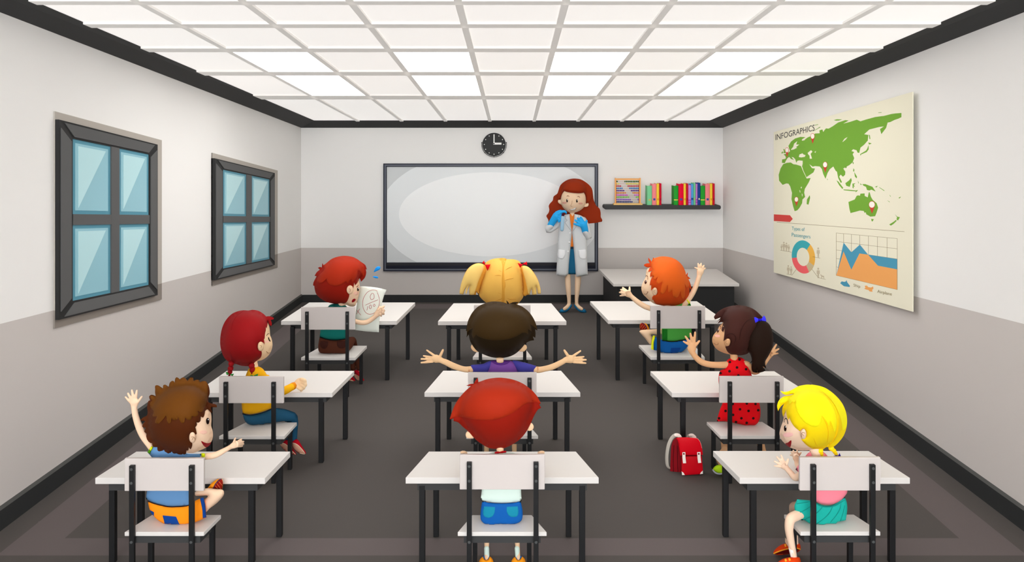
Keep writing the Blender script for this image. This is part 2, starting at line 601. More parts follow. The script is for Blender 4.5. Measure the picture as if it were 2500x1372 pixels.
def window(n, outer, inner, mx, my, casing):  # casing: outer corners of the painted shadow round the frame
    """px corners TL TR BR BL"""
    O = [on_left(*p, .04) for p in outer]
    I = [on_left(*p, .026) for p in inner]
    root = thing('window_%d' % n, (-HALF, sum(p.y for p in O) / 4, min(p.z for p in O)), None, None)
    tag(root, kind='structure')
    # frame: four mitred members, each with an edge strip
    cen = sum(O, Vector()) / 4
    for nm, i in (('head', 0), ('jamb', 1), ('sill', 2), ('jamb', 3)):
        j = (i + 1) % 4
        a, b, c, d = O[i], O[j], I[j], I[i]
        fr = obj('frame_' + nm, hexa([a, b, c, d], [Vector((-HALF + .001, *p.yz)) for p in (a, b, c, d)]), FRL, root)
        m_ = (a + b + c + d) / 4
        q = [lerp(p, m_, 0.0) for p in (a, b, c, d)]
        # raised face inside the member
        e = 0.1
        a2 = lerp(lerp(a, d, .12), lerp(b, c, .12), .03); b2 = lerp(lerp(a, d, .12), lerp(b, c, .12), .97)
        d2 = lerp(lerp(a, d, .88), lerp(b, c, .88), .03); c2 = lerp(lerp(a, d, .88), lerp(b, c, .88), .97)
        up = Vector((.006, 0, 0))
        obj('frame_face', hexa([a2 + up, b2 + up, c2 + up, d2 + up], [a2 - up, b2 - up, c2 - up, d2 - up]), FR, fr)
    def wp(u, v, off):
        """point in the inner opening, u along, v down (0..1)"""
        t = lerp(I[0], I[1], u); b = lerp(I[3], I[2], u)
        p = lerp(t, b, v)
        return Vector((-HALF + off, p.y, p.z))
    def dd(x): return (-HALF) * F / (x - CX)
    y0, y1 = dd(inner[0][0]), dd(inner[1][0])
    u = [(dd(x) - y0) / (y1 - y0) for x in mx]
    lx = inner[0][1]; v = [(y - inner[0][1]) / (inner[3][1] - inner[0][1]) for y in my]
    slab = lambda u0, u1, v0, v1, o0, o1: hexa([wp(u0, v0, o1), wp(u1, v0, o1), wp(u1, v1, o1), wp(u0, v1, o1)], [wp(u0, v0, o0), wp(u1, v0, o0), wp(u1, v1, o0), wp(u0, v1, o0)])
    obj('mullion', slab(u[0], u[1], 0, 1, .002, .030), FR, root)
    obj('transom', join(slab(0, u[0], v[0], v[1], .002, .029), slab(u[1], 1, v[0], v[1], .002, .029)), FR, root)
    for (ua, ub) in ((0, u[0]), (u[1], 1)):
        for (va, vb) in ((0, v[0]), (v[1], 1)):
            s = obj('sash', slab(ua, ub, va, vb, .002, .018), SASH, root)
            du, dv = (ub - ua) * .075, (vb - va) * .05
            obj('pane', slab(ua + du, ub - du, va + dv, vb - dv, .016, .021), GLS, s)
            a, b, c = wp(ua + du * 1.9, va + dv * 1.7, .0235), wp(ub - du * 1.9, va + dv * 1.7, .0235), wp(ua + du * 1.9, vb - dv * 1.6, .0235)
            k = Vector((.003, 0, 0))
            obj('pane_highlight', ([a, b, c, a - k, b - k, c - k], [(0, 1, 2), (5, 4, 3), (0, 3, 4, 1), (1, 4, 5, 2), (2, 5, 3, 0)]), GL2, s, label='paler triangle of painted highlight on the glass')  # highlight on the pane, put in as a paler colour
    # flat border painting the shadow round the frame, darker over each wall paint
    C = [on_left(*p, 0.0) for p in casing]
    lo, hi = [], []
    def cz(p): return Vector((-HALF + .012, p.y, p.z))
    def bz(p): return Vector((-HALF + .001, p.y, p.z))
    zl = lambda y: dado_z(y)
    def piece(q):
        return hexa([cz(p) for p in q], [bz(p) for p in q])
    W = [Vector((-HALF, p.y, p.z)) for p in O]
    at = lambda a, b, y: lerp(a, b, (y - a.y) / (b.y - a.y))
    Ls = Vector((0, C[0].y, zl(C[0].y))); Ls2 = Vector((0, W[0].y, zl(W[0].y)))
    Rs = Vector((0, C[1].y, zl(C[1].y))); Rs2 = Vector((0, W[1].y, zl(W[1].y)))
    up_ = [piece([C[0], C[1], W[1], W[0]]), piece([C[0], W[0], Ls2, Ls]), piece([W[1], C[1], Rs, Rs2])]
    lo_ = [piece([W[3], W[2], C[2], C[3]]), piece([Ls, Ls2, W[3], C[3]]), piece([Rs2, Rs, C[2], W[2]])]
    cs = obj('casing', join(*up_), SHADOW, root)  # painted shadow on the upper wall paint
    obj('casing_low', join(*lo_), SHADOW2, cs)  # painted shadow on the lower wall paint

window(1, [(143.6, 291.6), (385, 353), (385, 720.5), (143.6, 781)], [(177.7, 338.5), (364.7, 376.8), (364.7, 695.5), (177.7, 735)],
       (271.7, 290.8), (522.7, 549.3), [(130.3, 271.6), (392.2, 342.3), (392.2, 731), (130.3, 801.5)])
window(2, [(524, 386.3), (671, 422.5), (671, 647), (524, 684.3)], [(544.7, 413.8), (659, 437.9), (659, 632.4), (544.7, 656)],
       (602, 614), (527.2, 543), [(516, 373), (676, 416.3), (676, 653.2), (516, 696.8)])

for nm, lb, ct in (('floor', 'dark grey classroom floor with an inlaid lighter border band', 'floor'), ('ceiling', 'white tiled classroom ceiling sloping down towards the whiteboard', 'ceiling'),
                   ('wall_left', 'cream and taupe wall with the two dark framed windows', 'wall'), ('wall_right', 'cream and taupe wall with the map poster', 'wall'), ('wall_back', 'cream and taupe wall behind the whiteboard', 'wall'),
                   ('trim_1', 'dark cornice along the ceiling above the windows', 'trim'), ('trim_2', 'dark cornice along the ceiling above the poster', 'trim'), ('trim_3', 'dark cornice above the clock', 'trim'), ('trim_4', 'pale grey grid of bars under the ceiling tiles', 'ceiling grid'),
                   ('baseboard_left', 'dark skirting board below the windows', 'baseboard'), ('baseboard_right', 'dark skirting board below the poster', 'baseboard'), ('baseboard_back', 'dark skirting board below the whiteboard', 'baseboard'),
                   ('window_1', 'larger dark framed window with four blue panes, further from the whiteboard', 'window'), ('window_2', 'smaller looking dark framed window with four blue panes, closer to the whiteboard', 'window')):
    tag(bpy.data.objects[nm], lb, ct)

# ------------------------------------------------------------------ camera and light
cam = bpy.data.cameras.new('camera')
co = bpy.data.objects.new('camera', cam)
co.location = (0, 0, EYE); co.rotation_euler = (math.pi / 2, 0, 0)
cam.sensor_fit = 'HORIZONTAL'; cam.sensor_width = 36
cam.lens = 36 * F / 2500
cam.shift_y = -(686 - HY) / 2500
cam.clip_start = 0.05
COL.objects.link(co); SC.camera = co

w = bpy.data.worlds.new('daylight'); SC.world = w; w.use_nodes = True
w.node_tree.nodes['Background'].inputs[0].default_value = (0.93, 0.965, 1, 1)
w.node_tree.nodes['Background'].inputs[1].default_value = WORLD
SC.view_settings.view_transform = 'Standard'; SC.view_settings.look = 'None'
SC.view_settings.gamma = 1; SC.view_settings.use_curve_mapping = False
SC.view_settings.exposure = EXPO
# ================================================================== desks and chairs
TOP = mat('laminate_top', (221, 216, 211), 0.6)
EDGE = mat('laminate_edge', (222, 213, 207), 0.7)
BLK = mat('black_steel', (24, 24, 25), 0.5, spec=0.3)
APR = mat('apron_grey', (62, 62, 62), 0.6)
BOLT = mat('bolt_grey', (78, 80, 80), 0.4, spec=0.4)
BACKR = mat('seat_back_laminate', (206, 197, 192), 0.7)

ROWS = {'F': dict(z=.5420, d=4.539, db=4.885, dc=4.305, th=.038, leg=.036, ap=.05),
        'M': dict(z=.5810, d=5.977, db=6.491, dc=5.652, th=.038, leg=.039, ap=.05),
        'B': dict(z=.6540, d=8.069, db=8.880, dc=7.573, th=.044, leg=.043, ap=.055)}


def slab4(c, z0, z1):
    return hexa([Vector((p.x, p.y, z0)) for p in c], [Vector((p.x, p.y, z1)) for p in c])


def inset(c, u0, u1, v0, v1):
    fl, fr, br, bl = c
    q = lambda u, v: fl.lerp(fr, u).lerp(bl.lerp(br, u), v)
    return [q(u0, v0), q(u1, v0), q(u1, v1), q(u0, v1)]


def desk(row, fl, fr, bl, br, lf, lb, label, group):
    R = ROWS[row]; z = R['z']
    c = []
    for p in (fl, fr, br, bl):
        d = dist_at(z, p[1]); q = P(p[0], p[1], d); c.append(Vector((q.x, q.y, z)))
    y0 = (c[0].y + c[1].y) / 2; y1 = (c[2].y + c[3].y) / 2
    for i in (0, 1): c[i].y = y0
    for i in (2, 3): c[i].y = y1
    ctr = sum(c, Vector()) / 4
    t = thing('school_desk', (ctr.x, ctr.y, 0), label, 'desk', group)
    bevel(obj('desk_top', slab4(c, z - R['th'], z), [TOP], t), .003)
    a0, a1 = lf[0] - .03, lf[1] + .03
    za, zb = z - R['th'] - R['ap'], z - R['th'] - .001
    outer = inset(c, a0, a1, .06, .95)
    w = .02
    ap = []
    for i in range(4):
        p, q = outer[i], outer[(i + 1) % 4]
        n = (ctr - (p + q) / 2); n.z = 0; n.normalize()
        ap.append(hexa([Vector((v.x, v.y, za)) for v in (p, q, q + n * w, p + n * w)], [Vector((v.x, v.y, zb)) for v in (p, q, q + n * w, p + n * w)]))
    obj('frame', join(*ap), APR, t)
    L = R['leg'] / 2
    for ff, dd, u in ((0, y0 + .07, lf[0]), (0, y0 + .07, lf[1]), (1, R['db'], lb[0]), (1, R['db'], lb[1])):
        if ff == 0:
            p = inset(c, u, u, .1, .1)[0]; p.y = R['d'] + .02
            x = (c[0].x + (c[1].x - c[0].x) * u)
            x = x * (R['d'] + .02) / y0
        else:
            x = (c[3].x + (c[2].x - c[3].x) * u) * R['db'] / y1
        yy = R['d'] + .04 if ff == 0 else R['db']
        bevel(obj('leg', box(x - L, x + L, yy - L, yy + L, 0, za + .03), BLK, t), .003)
    return t


L_, C_, R_ = ((.096, .916), (.03, .93)), ((.085, .915), (.05, .95)), ((.084, .90), (.08, .967))
DG = 'white topped school desks'
desk('F', (232, 1167), (647, 1167), (333, 1102), (709, 1102), *L_, 'white desk of the curly haired person in blue shirt', DG)
desk('F', (990, 1166), (1462, 1166), (1047, 1102), (1406, 1102), *C_, 'white desk of the red haired person in mint shirt and blue shorts', DG)
desk('F', (1806, 1166.6), (2222, 1166.6), (1740.6, 1100.5), (2120.4, 1100.5), *R_, 'white desk of the yellow haired person in pink top', DG)
desk('M', (477, 958.8), (811, 958.8), (553.4, 905.3), (865, 905.3), *L_, 'white desk on which the crimson haired person rests a fist', DG)
desk('M', (1036, 958), (1417, 958), (1082, 904.7), (1369.8, 904.7), *C_, 'white desk of the dark haired person spreading both arms', DG)
desk('M', (1640.5, 958.8), (1974.5, 958.8), (1587.5, 906), (1890.3, 906), *R_, 'white desk above the red backpack, by the person in polka dots', DG)
desk('B', (686, 783.4), (968.6, 783.4), (755, 738.3), (1013.7, 738.3), *L_, 'white desk in front of the person holding the marked test paper', DG)
desk('B', (1069.2, 784.2), (1383, 784.2), (1107.2, 740.3), (1346, 740.3), *C_, 'white desk of the blond pigtailed person facing the whiteboard', DG)
desk('B', (1484.7, 781.3), (1768, 781.3), (1440.4, 735.3), (1701.3, 735.3), *R_, 'white desk of the orange haired person in green shirt', DG)


SEATS = {}


def chair(row, back, posts, near, far, legs, label, group):
    R = ROWS[row]; dn = R['dc']
    zs = EYE - (near[2] - HY) * dn / F
    df = dist_at(zs, far[2])
    sx = lambda x, d: (x - CX) * d / F
    c = [Vector((sx(near[0], dn), dn + .004, zs)), Vector((sx(near[1], dn), dn + .004, zs)), Vector((sx(far[1], df), df, zs)), Vector((sx(far[0], df), df, zs))]
    ctr = sum(c, Vector()) / 4
    SEATS[row + ('L' if back[1] < 900 else 'C' if back[1] < 1400 else 'R')] = (c, zs, df)
    t = thing('school_chair', (ctr.x, ctr.y, 0), label, 'chair', group)
    th = .024 if row == 'F' else .026 if row == 'M' else .03
    s = bevel(obj('seat', slab4(c, zs - th, zs), TOP, t), .003)
    a = inset(c, .06, .94, .06, .94)
    obj('seat_frame', slab4(a, zs - th - .045, zs - th - .001), APR, t)
    pt, L = .02, (.0145 if row == 'F' else .0158 if row == 'M' else .017)
    zt = EYE - (back[2] - HY) * dn / F; zb = EYE - (back[3] - HY) * dn / F
    b0, b1 = sx(back[0], dn), sx(back[1], dn)
    bevel(obj('backrest', box(b0, b1, dn + pt * .1, dn + pt * .1 + .022, zb, zt), BACKR, t), .004)
    ph = zt - .18 * (zt - zb)
    for x in posts:
        x = sx(x, dn)
        p = bevel(obj('back_leg', box(x - L, x + L, dn - pt, dn + .001, 0, ph), BLK, t), .002)
        for z in (ph - .10 * (zt - zb), zb + .30 * (zt - zb), zs - th - .022):
            obj('bolt', disc((x, dn - pt, z), (0, -1, 0), L * .55, .003), BOLT, p)
    for x in legs:
        dl = df - .05
        x = sx(x, dl)
        bevel(obj('leg', box(x - L * .95, x + L * .95, dl - L, dl + L, 0, zs - th - .02), BLK, t), .002)
    return t


CG = 'school chairs with white seats'
chair('F', (303, 497, 1120, 1199.5), (325, 470), (303, 497, 1300), (371, 540, 1256.6), (369, 518.4), 'white chair under the person in orange shorts waving a raised hand', CG)
chair('M', (534, 692, 920, 985), (552.5, 669), (534, 694, 1065), (600, 725, 1031), (587, 708), 'white chair of the crimson haired person in yellow sweater', CG)
chair('B', (734.5, 866.5, 750.5, 805.3), (750, 848.2), (734.5, 867, 873), (787, 896, 843.8), (779.7, 881.7), 'white chair of the red haired person in teal shirt and brown trousers', CG)
chair('F', (1122, 1330, 1111, 1196), (1146, 1308.5), (1117, 1335, 1300), (1153, 1298, 1257), (1160, 1292), 'white chair of the red haired person in mint shirt and blue shorts', CG)
chair('M', (1142.5, 1310, 910, 975), (1161.5, 1292.7), (1138, 1314, 1064), (1167, 1285, 1031), (1173, 1280), 'white chair of the dark haired person in purple shirt', CG)
chair('B', (1157, 1295.3, 745.4, 800), (1173, 1281), (1154, 1298.7, 872), (1175, 1277, 844), (1180, 1270), 'white chair of the blond person with pigtails and red bows', CG)
chair('F', (1953, 2150.6, 1117.4, 1198.6), (1984, 2128), (1955, 2150.6, 1299), (1914, 2084, 1255.7), (1938, 2075), 'white chair of the yellow haired person in teal skirt', CG)
chair('M', (1757, 1914, 919.5, 984), (1781, 1896.4), (1759, 1915.5, 1064.4), (1725, 1860.8, 1029.5), (1742, 1855), 'white chair of the person in red polka dot dress', CG)
chair('B', (1588, 1722, 747.5, 802.6), (1607.5, 1707), (1589, 1721, 872), (1559.4, 1694, 842), (1573.4, 1676.6), 'white chair of the orange haired person in green shirt', CG)

# ------------------------------------------------------------------ teacher's desk
DK = mat('desk_panel_dark', (44, 44, 44), 0.6)
z = 0.586
t = thing('teacher_desk', (2.5, 11.1, 0), 'long white topped desk with dark panelled base beside the whiteboard', 'desk')
c = []
for x, y in ((1497.5, 692.5), (1805, 692.5), (1750, 656.5), (1462, 656.5)):
    d = dist_at(z, y); q = P(x, y, d); c.append(Vector((q.x, q.y, z)))
bevel(obj('desk_top', slab4(c, z - .042, z), TOP, t), .004)
ins = inset(c, .033, .966, .03, .96)
fl, fr, br, bl = ins
w = .03
zt_ = z - .043
pan = lambda p, q, n: hexa([Vector((v.x, v.y, 0)) for v in (p, q, q + n, p + n)], [Vector((v.x, v.y, zt_)) for v in (p, q, q + n, p + n)])
obj('front_panel', pan(fl, fr, Vector((0, w, 0))), DK, t)
obj('side_panel', pan(fl + Vector((0, w + .002, 0)), bl, Vector((w, 0, 0))), DK, t)
obj('side_panel', pan(fr + Vector((0, w + .002, 0)), br, Vector((-w, 0, 0))), DK, t)
# ================================================================== things on the walls
# ------------------------------------------------------------------ whiteboard
NAVY = mat('navy_frame', (8, 12, 34), 0.4, spec=0.3)
GREYF = mat('frame_bevel_grey', (100, 104, 116), 0.4, spec=0.3)
DKF = mat('frame_inner_dark', (48, 48, 52), 0.5)
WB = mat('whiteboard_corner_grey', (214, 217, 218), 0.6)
WB2 = mat('whiteboard_sheen_pale', (238, 241, 242), 0.6)
WB3 = mat('whiteboard_sheen_white', (254, 255, 255), 0.6)
YB_ = BACK - .004


def onb(x, y, off):
    d = BACK - off
    return P(x, y, d)


def bslab(x0, x1, y0, y1, o0, o1):
    a = [P(x, y, BACK) for x, y in ((x0, y0), (x1, y0), (x1, y1), (x0, y1))]
    return hexa([Vector((p.x, BACK - o1, p.z)) for p in a], [Vector((p.x, BACK - o0, p.z)) for p in a])


def ring(x0, x1, y0, y1, w, o0, o1, wb=None):
    wb = wb or w
    return join(bslab(x0, x1, y0, y0 + w, o0, o1), bslab(x0, x1, y1 - wb, y1, o0, o1), bslab(x0, x0 + w, y0 + w, y1 - wb, o0, o1), bslab(x1 - w, x1, y0 + w, y1 - wb, o0, o1))


c0 = P(1198, 661, BACK)
t = thing('whiteboard', (c0.x, BACK, c0.z), 'large framed whiteboard with navy edge on the far wall under the clock', 'whiteboard')
fr = obj('frame', ring(937, 1459.5, 399, 661, 2.6, .004, .05), NAVY, t)
obj('frame_bevel', ring(939.6, 1456.9, 401.6, 658.4, 3.4, .004, .042), GREYF, fr)
obj('frame_lip', ring(943, 1453.5, 405, 655, 2.0, .004, .034), NAVY, fr)
tr = obj('pen_tray', bslab(945, 1451.5, 640, 653, .004, .06), NAVY, t)
obj('tray_front', bslab(945, 1451.5, 641, 646.5, .058, .066), DKF, tr)
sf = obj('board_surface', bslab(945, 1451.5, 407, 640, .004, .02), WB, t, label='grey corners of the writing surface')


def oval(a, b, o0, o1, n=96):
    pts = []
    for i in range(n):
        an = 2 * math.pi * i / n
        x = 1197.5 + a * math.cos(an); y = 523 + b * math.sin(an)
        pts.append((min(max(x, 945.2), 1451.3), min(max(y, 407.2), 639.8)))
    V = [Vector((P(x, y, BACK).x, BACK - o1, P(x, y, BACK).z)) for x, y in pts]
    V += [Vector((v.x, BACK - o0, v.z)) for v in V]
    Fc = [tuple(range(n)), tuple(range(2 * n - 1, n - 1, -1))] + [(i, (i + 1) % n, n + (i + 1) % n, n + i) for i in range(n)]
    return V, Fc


o1_ = obj('outer_sheen', oval(272, 156, .019, .0225), WB2, sf, label='pale grey oval of painted sheen on the writing surface')  # both ovals paint the board's sheen in lighter tones
obj('inner_sheen', oval(223, 102.5, .0215, .025), WB3, sf, label='white oval of painted sheen in the middle of the writing surface')

# ------------------------------------------------------------------ clock
CLK = mat('clock_face', (24, 23, 20), 0.4, spec=0.2)
IVORY = mat('clock_hands_white', (250, 250, 246), 0.5)
RIM = mat('clock_rim_black', (10, 10, 10), 0.4)
cc = P(1206.3, 352.6, BACK)
ppm = BACK / F
t = thing('wall_clock', (cc.x, BACK, cc.z - .2), 'round black wall clock showing three o\'clock above the whiteboard', 'clock')
obj('case', disc((cc.x, BACK - .002, cc.z), (0, -1, 0), 28.2 * ppm, .04, 48), RIM, t)
fc = obj('clock_face', disc((cc.x, BACK - .042, cc.z), (0, -1, 0), 26.6 * ppm, .003, 48), CLK, t)
for i in range(12):
    a = math.pi * i / 6
    obj('hour_dot', disc((cc.x + 23.6 * ppm * math.sin(a), BACK - .045, cc.z + 23.6 * ppm * math.cos(a)), (0, -1, 0), 1.25 * ppm, .002, 10), IVORY, fc)
pv = P(1206.3, 350.6, BACK)
bb = lambda x0, x1, y0, y1, o: bslab(x0, x1, y0, y1, o, o + .004)
obj('minute_hand', bb(1205.0, 1207.6, 328.5, 350.6, .048), IVORY, t)
obj('hour_hand', bb(1204.5, 1224.5, 348.2, 353, .053), IVORY, t)
obj('pivot', disc((pv.x, BACK - .057, pv.z), (0, -1, 0), 1.6 * ppm, .004, 12), RIM, t)
arc = []
for i in range(33):
    a = math.radians(-8 + 196 * i / 32)
    arc.append(Vector((cc.x + 30.2 * ppm * math.cos(a), BACK - .02, cc.z - 30.2 * ppm * math.sin(a))))
br_ = obj('wire_bracket', sweep(arc, [.55 * ppm] * 33, 6), RIM, t)
for i in (0, 8, 16, 24, 32):
    obj('bead', ball(arc[i], 1.3 * ppm, 6), RIM, br_)

# ------------------------------------------------------------------ shelf, books, abacus
SHELF = mat('shelf_charcoal', (68, 68, 68), 0.6)
DS = BACK - .24
def shel(x, y, d=DS): return P(x, y, d)
a, b = shel(1475, 501), shel(1760, 511.3)
zs0, zs1 = b.z, a.z
n = 10
prof = []
r = (zs1 - zs0) / 2
for s_, xx in ((-1, a.x + r * .6), (1, b.x - r * .6)):
    pass
loop = []
for i in range(9):
    an = math.pi / 2 + math.pi * i / 8
    loop.append((a.x + r * .7 + r * .7 * math.cos(an), (zs0 + zs1) / 2 + r * math.sin(an)))
for i in range(9):
    an = -math.pi / 2 + math.pi * i / 8
    loop.append((b.x - r * .7 + r * .7 * math.cos(an), (zs0 + zs1) / 2 + r * math.sin(an)))
n = len(loop)
V = [(x, DS, z_) for x, z_ in loop] + [(x, BACK - .003, z_) for x, z_ in loop]
tag(obj('wall_shelf', (V, [tuple(range(n)), tuple(range(2 * n - 1, n - 1, -1))] + [(i, (i + 1) % n, n + (i + 1) % n, n + i) for i in range(n)]), SHELF, loc=((a.x + b.x) / 2, BACK, zs0)),
    'dark grey wall shelf with rounded ends holding books and an abacus', 'shelf')

BK = {'green': (40, 165, 50), 'mint': (128, 214, 155), 'pink': (255, 142, 146), 'yellow': (255, 218, 66), 'red': (214, 12, 48), 'scarlet': (240, 0, 56),
      'violet': (214, 140, 222), 'blue': (88, 176, 232), 'navy': (32, 70, 150)}
PAGE = mat('book_pages', (244, 240, 228), 0.9)
LBL = {'green': (214, 214, 90), 'mint': (205, 190, 110), 'pink': (64, 84, 160), 'yellow': (236, 160, 30), 'red': (150, 6, 40), 'scarlet': (96, 80, 150),
       'violet': (190, 60, 190), 'blue': (20, 90, 170), 'navy': (240, 240, 170)}


def book(x0, x1, yt, colr, label, group):
    db = DS + .035
    p0, p1 = P(x0 + .15, yt, db), P(x1 - .15, yt, db)
    z0, z1 = zs1 + .0005, p0.z
    w = p1.x - p0.x
    t = thing('book', ((p0.x + p1.x) / 2, db + .08, z0), label, 'book', group)
    m = mat('book_' + colr, BK[colr], 0.6)
    dp = .17
    # rounded spine and two boards
    V = []
    k = 7
    prof = []
    for i in range(k):
        u = i / (k - 1)
        prof.append((p0.x + w * u, db - .012 * math.sin(math.pi * u)))
    bt = min(.006, w * .12)
    prof += [(p1.x, db + dp), (p1.x - bt, db + dp), (p1.x - bt, db + .012)]
    prof += [(p0.x + bt, db + .012), (p0.x + bt, db + dp), (p0.x, db + dp)]
    n = len(prof)
    V = [(x, y, z0) for x, y in prof] + [(x, y, z1) for x, y in prof]
    Fc = [(i, (i + 1) % n, n + (i + 1) % n, n + i) for i in range(n)]
    tri = [(i, i + 1, 10, 9) for i in ()]
    # caps: spine fan and boards
    for o_, rev in ((0, False), (n, True)):
        caps = [tuple(o_ + i for i in list(range(k)) + [k + 2, k + 3]), (o_ + k - 1, o_ + k, o_ + k + 1, o_ + k + 2), (o_ + k + 3, o_ + k + 4, o_ + k + 5, o_)]
        Fc += [tuple(reversed(c)) if rev else c for c in caps]
    obj('cover', (V, Fc), m, t)
    obj('page_block', box(p0.x + bt + .001, p1.x - bt - .001, db + .013, db + dp - .006, z0 + .006, z1 - .008), PAGE, t)
    ml = mat('label_' + colr, LBL[colr], 0.6)
    h = z1 - z0
    zl = z0 + h * (.24 if colr in ('green', 'navy', 'blue') else .22)
    hl = {'green': .06, 'violet': .05, 'navy': .07}.get(colr, .1) * h
    u0, u1 = (.02, .98) if colr in ('green', 'violet', 'blue') else (.25, .75)
    lab = []
    for zz in ([zl, zl - hl * 2.2] if colr == 'violet' else [zl]):
        v = []
        for i in range(6):
            u = u0 + (u1 - u0) * i / 5
            yv = db - .012 * math.sin(math.pi * u) - .0008
            v += [(p0.x + w * u, yv, zz), (p0.x + w * u, yv, zz + hl)]
        lab.append((v, [(2 * i, 2 * i + 2, 2 * i + 3, 2 * i + 1) for i in range(5)]))
    obj('spine_label', join(*lab), ml, t)


g1, g2 = 'books in the short row by the abacus', 'books in the long row at the shelf end'
book(1580, 1591.7, 453.8, 'mint', 'mint green book nearest the abacus in the short row', g1)
book(1591.9, 1602.5, 449, 'pink', 'pink book beside the mint one in the short row', g1)
book(1602.6, 1609.6, 448.6, 'yellow', 'yellow book between pink and red in the short row', g1)
book(1609.7, 1615, 448, 'red', 'thin red book ending the short row by the abacus', g1)
L2 = [(1645, 1656, 453.8, 'green', 'green book starting the long row, beside the gap'), (1656.5, 1668.6, 449, 'scarlet', 'thick scarlet book in the long row beside the first green one'),
      (1668.8, 1675, 448.6, 'yellow', 'yellow book next to the thick scarlet book'), (1675.1, 1680, 448, 'red', 'thin dark red book between yellow and violet in the long row'),
      (1680.2, 1687.4, 452, 'violet', 'wider violet book with two bands, shorter than its neighbours'), (1687.5, 1693, 449, 'blue', 'sky blue book in the middle of the long row'),
      (1693.1, 1698.2, 446.7, 'mint', 'tall thin mint book between blue and violet books'), (1698.4, 1703, 449, 'violet', 'thin violet book beside the tall navy book'),
      (1703.1, 1710, 446.5, 'navy', 'tall navy blue book with pale label'), (1710.2, 1721.4, 453.8, 'green', 'green book between the navy and pink books'),
      (1721.7, 1733, 449, 'pink', 'pink book in the long row with blue square label'), (1733.1, 1739.6, 448.6, 'yellow', 'yellow book beside the last red book of the long row'),
      (1739.8, 1745, 448, 'red', 'thin red book closing the long row at the shelf end')]
for a_ in L2: book(*a_, g2)

WOOD = mat('abacus_wood', (250, 182, 108), 0.6); WOODD = mat('abacus_wood_dark', (196, 108, 40), 0.6); WOODL = mat('abacus_base', (252, 208, 134), 0.6)
DA = DS + .09
wl = lambda x: P(x, 440, DA).x
hl_ = lambda y: P(1530, y, DA).z
zb0 = zs1 + .0005
t = thing('abacus', (wl(1532), DA, zb0), 'wooden abacus with ten rows of coloured beads on the shelf', 'abacus')
zoff = zb0 - hl_(500.6)
hz = lambda y: hl_(y) + zoff * 0
obj('base', box(wl(1497.5), wl(1567.5), DA - .05, DA + .05, zb0, hz(496.3)), WOODL, t)
for x0, x1, xi0, xi1 in ((1501, 1503.6, 1503.6, 1504.6), (1560.9, 1564, 1559.9, 1560.9)):
    s = obj('side_post', box(wl(x0), wl(x1), DA - .014, DA + .014, hz(496.3), hz(434.4)), WOOD, t)
    obj('inner_strip', box(wl(xi0), wl(xi1), DA - .012, DA + .012, hz(496.3), hz(439.4)), WOODD, s)
obj('top_bar', box(wl(1503.6), wl(1560.9), DA - .014, DA + .014, hz(439.4), hz(435.6)), WOOD, t)
rows = [(318, 1, (24, 96, 26)), (393, 2, (252, 236, 96)), (470, 3, (214, 30, 60)), (545, 4, (46, 136, 214)), (622, 5, (92, 30, 160)), (697, 6, (240, 142, 40)),
        (770, 7, (232, 92, 226)), (840, 8, (124, 214, 76)), (922, 9, (152, 96, 222)), (998, 10, (24, 40, 130))]
ds_ = DA / F
for yy, nl, cl in rows:
    yp = 420 + yy / 13.72
    zz = hz(yp)
    rd = obj('rod', sweep([(wl(1504), DA, zz), (wl(1560.5), DA, zz)], [.22 * ds_] * 2, 6), WOODD, t)
    mb = mat('bead_%d' % yy, cl, 0.4, spec=0.4)
    xs = [1480 + (365 + 55 * i) / 13.72 for i in range(nl)] + [1480 + (1068 - 55 * i) / 13.72 for i in range(10 - nl)]
    first = None
    for x in xs:
        if first is None:
            first = obj('bead', ball((wl(x), DA, zz), 1.9 * ds_, 6), mb, rd, smooth=True)
            fx = x
        else:
            c_ = first.copy(); COL.objects.link(c_); c_.parent = rd
            c_.location = (wl(x) - wl(fx), 0, 0)

# ------------------------------------------------------------------ poster
CREAM = mat('poster_paper', (240, 235, 212), 0.8)
XP = HALF - .045


def onp(x, y, lay=0):
    X = XP - .0006 * lay
    d = XP * F / (x - CX)
    q = P(x, y, d)
    return Vector((X, q.y, q.z))


pc = [(1889, 322.5), (2228, 224), (2228, 761), (1889, 665)]
q = [onp(*p) for p in pc]
t = thing('poster', (XP, (q[0].y + q[1].y) / 2, q[2].z), 'big cream infographic poster with green world map on the wall', 'poster')
obj('sheet', hexa(q, [Vector((v.x + .008, v.y, v.z)) for v in q]), CREAM, t)
for (x, y) in ((1905, 400), (1905, 600), (2210, 320), (2210, 680)):
    p_ = onp(x, y)
    obj('wall_mount', sweep([(p_.x + .009, p_.y, p_.z), (HALF - .002, p_.y, p_.z)], [.012] * 2, 8, caps=False), TRIM, t)


def flat(loops, lay, th=.0005):
    gs = []
    for lp in loops:
        try:
            V, T = tri2d([tuple(p[:2]) for p in lp], 0)
        except Exception:
            continue
        vv = [onp(a, b, lay) for a, b in V]
        n = len(vv)
        vv += [Vector((v.x + th, v.y, v.z)) for v in vv]
        Fc = [tuple(x) for x in T] + [(n + c, n + b, n + a) for a, b, c in T]
        for a, b in boundary(T): Fc.append((b, a, n + a, n + b))
        gs.append((vv, Fc))
    return join(*gs)


def line(p, w=.8):
    out = []
    for (x0, y0), (x1, y1) in zip(p, p[1:]):
        L = math.hypot(x1 - x0, y1 - y0) or 1
        nx, ny = -(y1 - y0) / L * w / 2, (x1 - x0) / L * w / 2
        out.append([(x0 + nx, y0 + ny), (x1 + nx, y1 + ny), (x1 - nx, y1 - ny), (x0 - nx, y0 - ny)])
    return out


